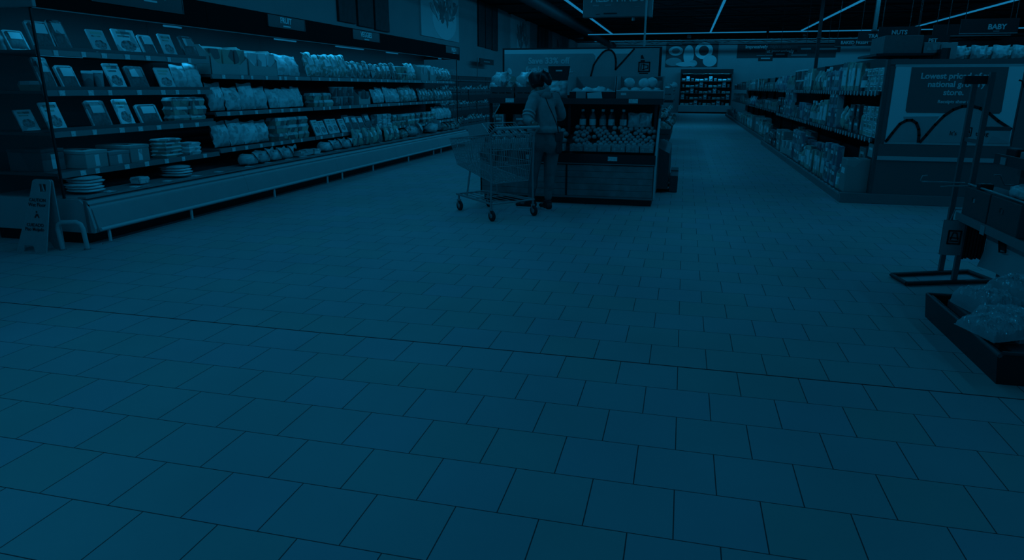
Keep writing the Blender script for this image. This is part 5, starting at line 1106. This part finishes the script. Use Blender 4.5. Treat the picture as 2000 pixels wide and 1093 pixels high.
# ------------------------------------------------------------------ floor sign and bumper by the near end of the coolers
t = thing('floor_sign', 'folding plastic wet floor caution sign standing before the cooler end', 'floor sign', (-5.87, 4.95, 0))
FSM = mat('sign_plastic', 0.34, 0.5, vary=0.05)
def leaf(y_b, y_t):
    def P(x, z): return (x, lerp(y_b, y_t, z / 0.675), z)
    out = [(-6.035, 0.0), (-5.955, 0.0), (-5.935, 0.065), (-5.835, 0.065), (-5.815, 0.0), (-5.690, 0.0), (-5.615, 0.55), (-5.600, 0.66), (-5.62, 0.675), (-5.785, 0.675), (-5.80, 0.66), (-5.835, 0.55)]
    mb = MB(); n = len(out); th = 0.012
    # two halves around the hand hole
    L = [(-6.035, 0.0), (-5.955, 0.0), (-5.935, 0.065), (-5.86, 0.065), (-5.86, 0.30), (-5.735, 0.565), (-5.735, 0.635), (-5.70, 0.635), (-5.70, 0.675), (-5.785, 0.675), (-5.805, 0.66), (-5.845, 0.52)]
    Rr = [(-5.86, 0.065), (-5.835, 0.065), (-5.815, 0.0), (-5.690, 0.0), (-5.622, 0.52), (-5.600, 0.66), (-5.615, 0.675), (-5.70, 0.675), (-5.70, 0.635), (-5.655, 0.635), (-5.655, 0.565), (-5.735, 0.565), (-5.86, 0.30)]
    for poly in (L, Rr):
        k = len(poly); vs = [P(x, z) for x, z in poly] + [(x, P(x, z)[1] + th, z) for x, z in poly]
        mb.add(vs, [tuple(range(k)), tuple(range(2 * k - 1, k - 1, -1))] + [(i, i + k, (i + 1) % k + k, (i + 1) % k) for i in range(k)])
    return mb
part('front_leaf', leaf(4.90, 5.00), FSM, t); part('rear_leaf', leaf(5.10, 5.018), FSM, t)
part('hinge', MB().tube([(-5.76, 5.02, 0.668), (-5.63, 5.02, 0.668)], 0.010, 8), GREY, t)
def on_sign(mb): mb.v = [(x, lerp(4.90, 5.00, z / 0.675) + (y - 4.90), z) for x, y, z in mb.v]; return mb
ym = 4.8965
part('lettering', on_sign(text_mb('CAUTION', 0.042, (-5.755, ym, 0.475), depth=0.001, bold=0.008)), DARK, t); part('lettering', on_sign(text_mb('Wet Floor', 0.046, (-5.762, ym, 0.430), depth=0.001, bold=0.008)), DARK, t)
part('lettering', on_sign(text_mb('CUIDADO', 0.042, (-5.795, ym, 0.245), depth=0.001, bold=0.008)), DARK, t); part('lettering', on_sign(text_mb('Piso Mojado', 0.044, (-5.805, ym, 0.205), depth=0.001, bold=0.008)), DARK, t)
part('slip_figure', on_sign(MB().prism([(-5.80, 0.33), (-5.775, 0.365), (-5.755, 0.36), (-5.74, 0.325), (-5.75, 0.323), (-5.765, 0.345), (-5.775, 0.34), (-5.79, 0.322)], ym - 0.001, ym).prism([(-5.772 + 0.009 * math.cos(a), 0.380 + 0.009 * math.sin(a)) for a in [2 * PI * k / 10 for k in range(10)]], ym - 0.001, ym)), DARK, t)
mb = MB(); pts = [(-5.655, 5.10, 0.0)]
mb.tube([(-5.665, 5.06, 0.0), (-5.685, 5.06, 0.20), (-5.675, 5.065, 0.245), (-5.640, 5.075, 0.265), (-5.52, 5.12, 0.265), (-5.485, 5.13, 0.245), (-5.470, 5.135, 0.20), (-5.455, 5.135, 0.0)], 0.022, 10)
t = thing('corner_guard', 'bent steel hoop guarding the near corner of the coolers', 'guard rail', (-5.56, 5.1, 0))
part('hoop', mb, LIGHT, t)
for p in ((-5.665, 5.06), (-5.455, 5.135)): part('foot', MB().lathe([(0.032, 0.0), (0.032, 0.008), (0.024, 0.012)], 14, (p[0], p[1], 0)), GREY, t)

# ------------------------------------------------------------------ bag rack and low tray at the right
t = thing('bag_rack', 'dark metal merchandise rack with hooks standing at the right', 'rack', (2.2, 5.9, 0))
mb = MB()
for a, b in (((1.80, 5.72), (2.50, 5.98)), ((1.80, 5.72), (1.76, 5.98)), ((1.76, 5.98), (2.42, 6.26)), ((2.50, 5.98), (2.42, 6.26))):
    mb.tube([(a[0], a[1], 0.02), (b[0], b[1], 0.02)], 0.019, 4)
part('base_frame', mb, DARK, t)
RK = mat('rack_paint', 0.11, 0.45)
part('post', MB().box(2.170, 2.205, 6.17, 6.205, 0.03, 1.60), RK, t); part('post', MB().box(2.170, 2.205, 5.87, 5.905, 0.03, 1.62), RK, t)
part('post', MB().box(2.37, 2.43, 5.58, 5.64, 0.0, 1.70), RK, t, 'thick dark upright of the rack')
part('top_clip', MB().cbox(2.02, 2.21, 5.91, 5.96, 1.535, 1.595, 0.004), BLACK, t)
part('cross_bar', MB().box(2.18, 2.195, 5.90, 6.18, 1.10, 1.13).box(2.205, 2.37, 5.875, 5.895, 1.20, 1.23), RK, t)
def hook(p, d, L, nm='hook'):
    d = Vector(d).normalized(); p = Vector(p); up = Vector((0, 0, 1))
    return MB().tube([p, p + d * L, p + d * (L + 0.015) + up * 0.01, p + d * (L + 0.005) + up * 0.045, p + d * (L - 0.03) + up * 0.05], 0.006, 6)
part('hook', hook((2.18, 6.0, 0.79), (-1, 0.0, 0.0), 0.30), STEEL, t, 'long pale wire hook')
part('hook', MB().tube([(2.43, 5.6, 1.50), (2.30, 5.6, 1.50), (2.285, 5.6, 1.52), (2.27, 5.6, 1.555), (2.25, 5.6, 1.56)], 0.006, 6).tube([(2.43, 5.57, 1.515), (2.30, 5.57, 1.515), (2.285, 5.57, 1.535)], 0.006, 6), BLACK, t)
part('hook', MB().tube([(2.43, 5.62, 0.83), (2.30, 5.62, 0.83), (2.26, 5.62, 0.90), (2.22, 5.62, 0.90)], 0.006, 6), STEEL, t)
part('tray', MB().box(2.22, 2.75, 5.0, 5.62, 1.0, 1.015).box(2.20, 2.22, 4.95, 5.62, 0.985, 1.055), DARK, t); part('ticket', MB().box(2.193, 2.199, 5.42, 5.50, 0.99, 1.04), MID, t)
tag(solo('black_box', MB().cbox(2.25, 2.45, 5.42, 5.58, 1.0155, 1.10, 0.008), BLACK), 'small black box on the rack tray beside the thick upright', 'box'); tag(solo('pale_box', MB().cbox(2.25, 2.40, 5.25, 5.36, 1.0155, 1.09, 0.006), MID), 'small pale box on the rack tray', 'box')
PXR = 2.14
part('shelf_board', MB().box(PXR, 2.62, 4.7, 5.865, 0.545, 0.565), RK, t)
part('shelf_rail', MB().box(PXR - 0.012, PXR, 4.7, 5.92, 0.515, 0.575), GREY, t); part('ticket', MB().box(PXR - 0.017, PXR - 0.0125, 5.36, 5.43, 0.500, 0.565), MID, t); part('top_rail', MB().tube([(PXR + 0.02, 4.7, 0.80), (PXR + 0.02, 5.87, 0.80)], 0.008, 6), STEEL, t)
part('end_wire', MB().tube([(2.18, 5.90, 0.78), (2.05, 5.94, 0.77), (2.0, 5.96, 0.76)], 0.006, 6), STEEL, t)
for i, (ya, yb) in enumerate(((5.42, 5.86), (4.94, 5.40))):
    b = thing('merchandise_box', 'flat dark box with two small holes on the rack shelf, %s' % ('beside the twin posts' if i == 0 else 'nearer the low tray'), 'box', (PXR + 0.1, (ya + yb) / 2, 0.566), 0, 'dark boxes on the rack shelf')
    part('body', MB().cbox(PXR + 0.002, PXR + 0.22, ya, yb, 0.566, 0.785, 0.006), mat('box_dark', 0.055, 0.6), b)
    yc = (ya + yb) / 2 + 0.05
    part('hole', MB().box(PXR - 0.001, PXR + 0.002, yc - 0.012, yc + 0.012, 0.69, 0.72), BLACK, b); part('tab', MB().box(PXR - 0.002, PXR + 0.002, yc - 0.045, yc - 0.016, 0.685, 0.715), MID if i == 0 else CHAR, b)
place(('wrap', lambda: k_loose(0.3, 0.2, 0.10, BAGM, 21)), 'wrapped_bundle', 'crumpled clear bundle lying on the dark boxes of the rack', 'bag', None, (PXR + 0.24, 5.2, 0.786), 0.1)
tag(solo('black_pouch', MB().cbox(PXR - 0.02 + 0.03, PXR + 0.10, 5.63, 5.70, 0.786, 0.83, 0.006), BLACK), 'small black pouch standing on the dark box by the rack posts', 'box')
# hanging bags on the rack
t = thing('shopping_bag', 'grey reusable bag with a square badge hanging from the rack posts', 'bag', (2.11, 5.9, 0.23))
part('body', MB().sheet(lambda u, v: (2.04 + 0.15 * u - 0.005 * v, 5.86 - 0.02 * math.sin(PI * u), 0.24 + 0.275 * v), 6, 6).sheet(lambda u, v: (2.04 + 0.15 * u - 0.005 * v, 5.868 + 0.012 * math.sin(PI * u), 0.24 + 0.275 * v), 6, 6), mat('bag_grey', 0.24, 0.7), t)
part('strap', MB().tube([(2.08, 5.862, 0.515), (2.10, 5.865, 0.60), (2.17, 5.865, 0.60), (2.16, 5.862, 0.515)], 0.006, 6), GREY, t)
logo(t, 2.118, 0.385, 0.085, 5.838)
t = thing('folded_bags', 'dark bundle of folded bags hanging behind the badge bag', 'bag', (2.29, 5.98, 0.2))
mbx = MB()
for i in range(7): mbx.cbox(2.215 + i * 0.022, 2.233 + i * 0.022, 5.90, 6.05, 0.20 + 0.006 * (i % 3), 0.505, 0.004)
part('folds', mbx, BLACK, t); part('clip', MB().box(2.20, 2.38, 5.96, 5.99, 0.505, 0.52), DARK, t)
t = thing('shopping_bag', 'wide white reusable bag with a dark badge hanging under the rack shelf', 'bag', (2.5, 5.6, 0.2))
part('body', MB().sheet(lambda u, v: (2.32 + 0.03 * math.sin(PI * v), 5.86 - 0.75 * u, 0.16 + 0.36 * v + 0.03 * math.sin(PI * u) * (1 - v)), 10, 8).sheet(lambda u, v: (2.36 + 0.02 * math.sin(PI * v), 5.86 - 0.75 * u, 0.16 + 0.36 * v + 0.03 * math.sin(PI * u) * (1 - v)), 10, 8), LIGHT, t)
part('strap', MB().tube([(2.34, 5.75, 0.51), (2.34, 5.74, 0.545)], 0.008, 6).tube([(2.34, 5.25, 0.51), (2.34, 5.26, 0.545)], 0.008, 6), MID, t)
part('badge', MB().add(*(lambda P, n: (P, n))([(2.33, 5.62, 0.48), (2.33, 5.56, 0.36), (2.335, 5.50, 0.37), (2.335, 5.55, 0.48)], [(0, 1, 2, 3)])).tube([(2.328, 5.63, 0.485), (2.328, 5.56, 0.345), (2.33, 5.47, 0.36), (2.33, 5.53, 0.485)], 0.007, 5, closed=True), INK, t)

# low black tray of film-wrapped packs
t = thing('floor_tray', 'low black display tray on the floor at the right, heaped with wrapped packs', 'tray', (2.35, 4.4, 0))
TM = mat('tray_black', 0.012, 0.35)
X0, X1, YA, YB, HT = 1.70, 3.0, 3.80, 4.93, 0.16
part('base', MB().box(X0 + 0.02, X1, YA + 0.02, YB - 0.02, 0, 0.02), TM, t)
part('side', MB().prism([(X0, 0.0), (X0 + 0.02, 0.0), (X0 + 0.02, HT), (X0 - 0.02, HT)], YA, YB), TM, t)
part('side', MB().box(X1 - 0.02, X1, YA, YB, 0.0, HT), TM, t)
part('front', MB().box(X0 + 0.02, X1 - 0.02, YA, YA + 0.02, 0.0, HT + 0.015), TM, t); part('back', MB().box(X0 + 0.02, X1 - 0.02, YB - 0.02, YB, 0.0, HT), TM, t)
part('rim', MB().tube([(X0 - 0.01, YA - 0.005, HT), (X0 - 0.01, YB, HT), (X1, YB, HT)], 0.012, 6), CHAR, t); part('front_rim', MB().tube([(X0, YA, HT + 0.015), (X1, YA, HT + 0.015)], 0.012, 6), DARK, t)
def k_wrapped(w, d, h, seed):
    """dark pack under loose crinkled clear film"""
    b = MB().cbox(-d / 2 + 0.02, d / 2 - 0.02, -w / 2 + 0.02, w / 2 - 0.02, 0.0, h * 0.75, 0.015)
    def f(u, v):
        e = (max(0, 1 - abs(2 * u - 1) ** 4) * max(0, 1 - abs(2 * v - 1) ** 4)) ** 0.35
        n = noise.noise(Vector((u * 6 + seed, v * 6, seed))) * 0.020 + abs(noise.noise(Vector((u * 14, v * 14 + seed, 3)))) * 0.016
        return ((u - 0.5) * d * 1.06, (v - 0.5) * w * 1.06, max(0.003, h * e + n * (0.4 + e)))
    return [('pack', b, PK[4]), ('film', MB().sheet(f, 26, 26, 0, False), CRINK)]
CRINK = film('crinkled_film', (0.72, 0.74, 0.76), 0.42, 0.12)
for i, (xa, xb, ya, yb, h) in enumerate(((1.80, 2.18, 4.10, 4.48, 0.115), (1.80, 2.18, 4.50, 4.88, 0.13), (2.22, 2.62, 4.30, 4.86, 0.20), (2.22, 2.62, 3.86, 4.28, 0.12))):
    tag(solo('flat_pack', MB().cbox(xa, xb, ya, yb, 0.021, 0.021 + h, 0.01), CHAR), ['flat dark pack under the wrapped heap beside the tray wall', 'flat dark pack under the wrapped heap at the tray back', 'tall dark pack under the crown of the wrapped heap', 'flat dark pack at the right front of the floor tray'][i], 'pack', 'flat packs under the heap')
for i, (x, y, z, r, s, l) in enumerate(((1.95, 4.66, 0.153, 0.2, 1.0, 'film-wrapped pack at the back left of the floor tray heap'), (1.93, 4.30, 0.138, 0.5, 1.0, 'film-wrapped pack lying against the left tray wall'), (2.22, 4.44, 0.224, -0.2, 1.1, 'film-wrapped pack in the middle of the heap'),
    (2.38, 4.08, 0.143, 0.4, 1.1, 'film-wrapped pack at the front of the heap'), (2.50, 4.32, 0.224, 0.1, 1.0, 'film-wrapped pack nearest the right picture edge'), (2.12, 4.70, 0.26, 0.5, 0.8, 'small film-wrapped pack on top of the heap at the back'), (2.42, 4.72, 0.223, 0.1, 1.05, 'dark wrapped pack crowning the heap under the white bag'))):
    place(('wp%d' % (i % 3), lambda i=i: k_wrapped(0.34, 0.26, 0.13, i * 3.3)), 'wrapped_pack', l, 'wrapped pack', 'film-wrapped packs in the floor tray', (x, y, z), r, s)
o = place(('wps', lambda: k_wrapped(0.30, 0.24, 0.07, 8.8)), 'wrapped_pack', 'film-wrapped pack slipping over the left wall of the floor tray', 'wrapped pack', 'film-wrapped packs in the floor tray', (1.80, 4.16, 0.178), 0.3)
o.rotation_euler = (0, -0.10, 0.3)
tag(solo('dark_mat', MB().cbox(1.80, 2.1, 3.84, 4.06, 0.021, 0.145, 0.006), mat('mat_dark', 0.03, 0.4)), 'flat dark box with a shiny edge at the front corner of the floor tray', 'box')

dup = [k for k, v in LABELS.items() if len(v) > 1]
if dup: print('DUP LABELS', dup[:20])
print('objects', len(bpy.data.objects))
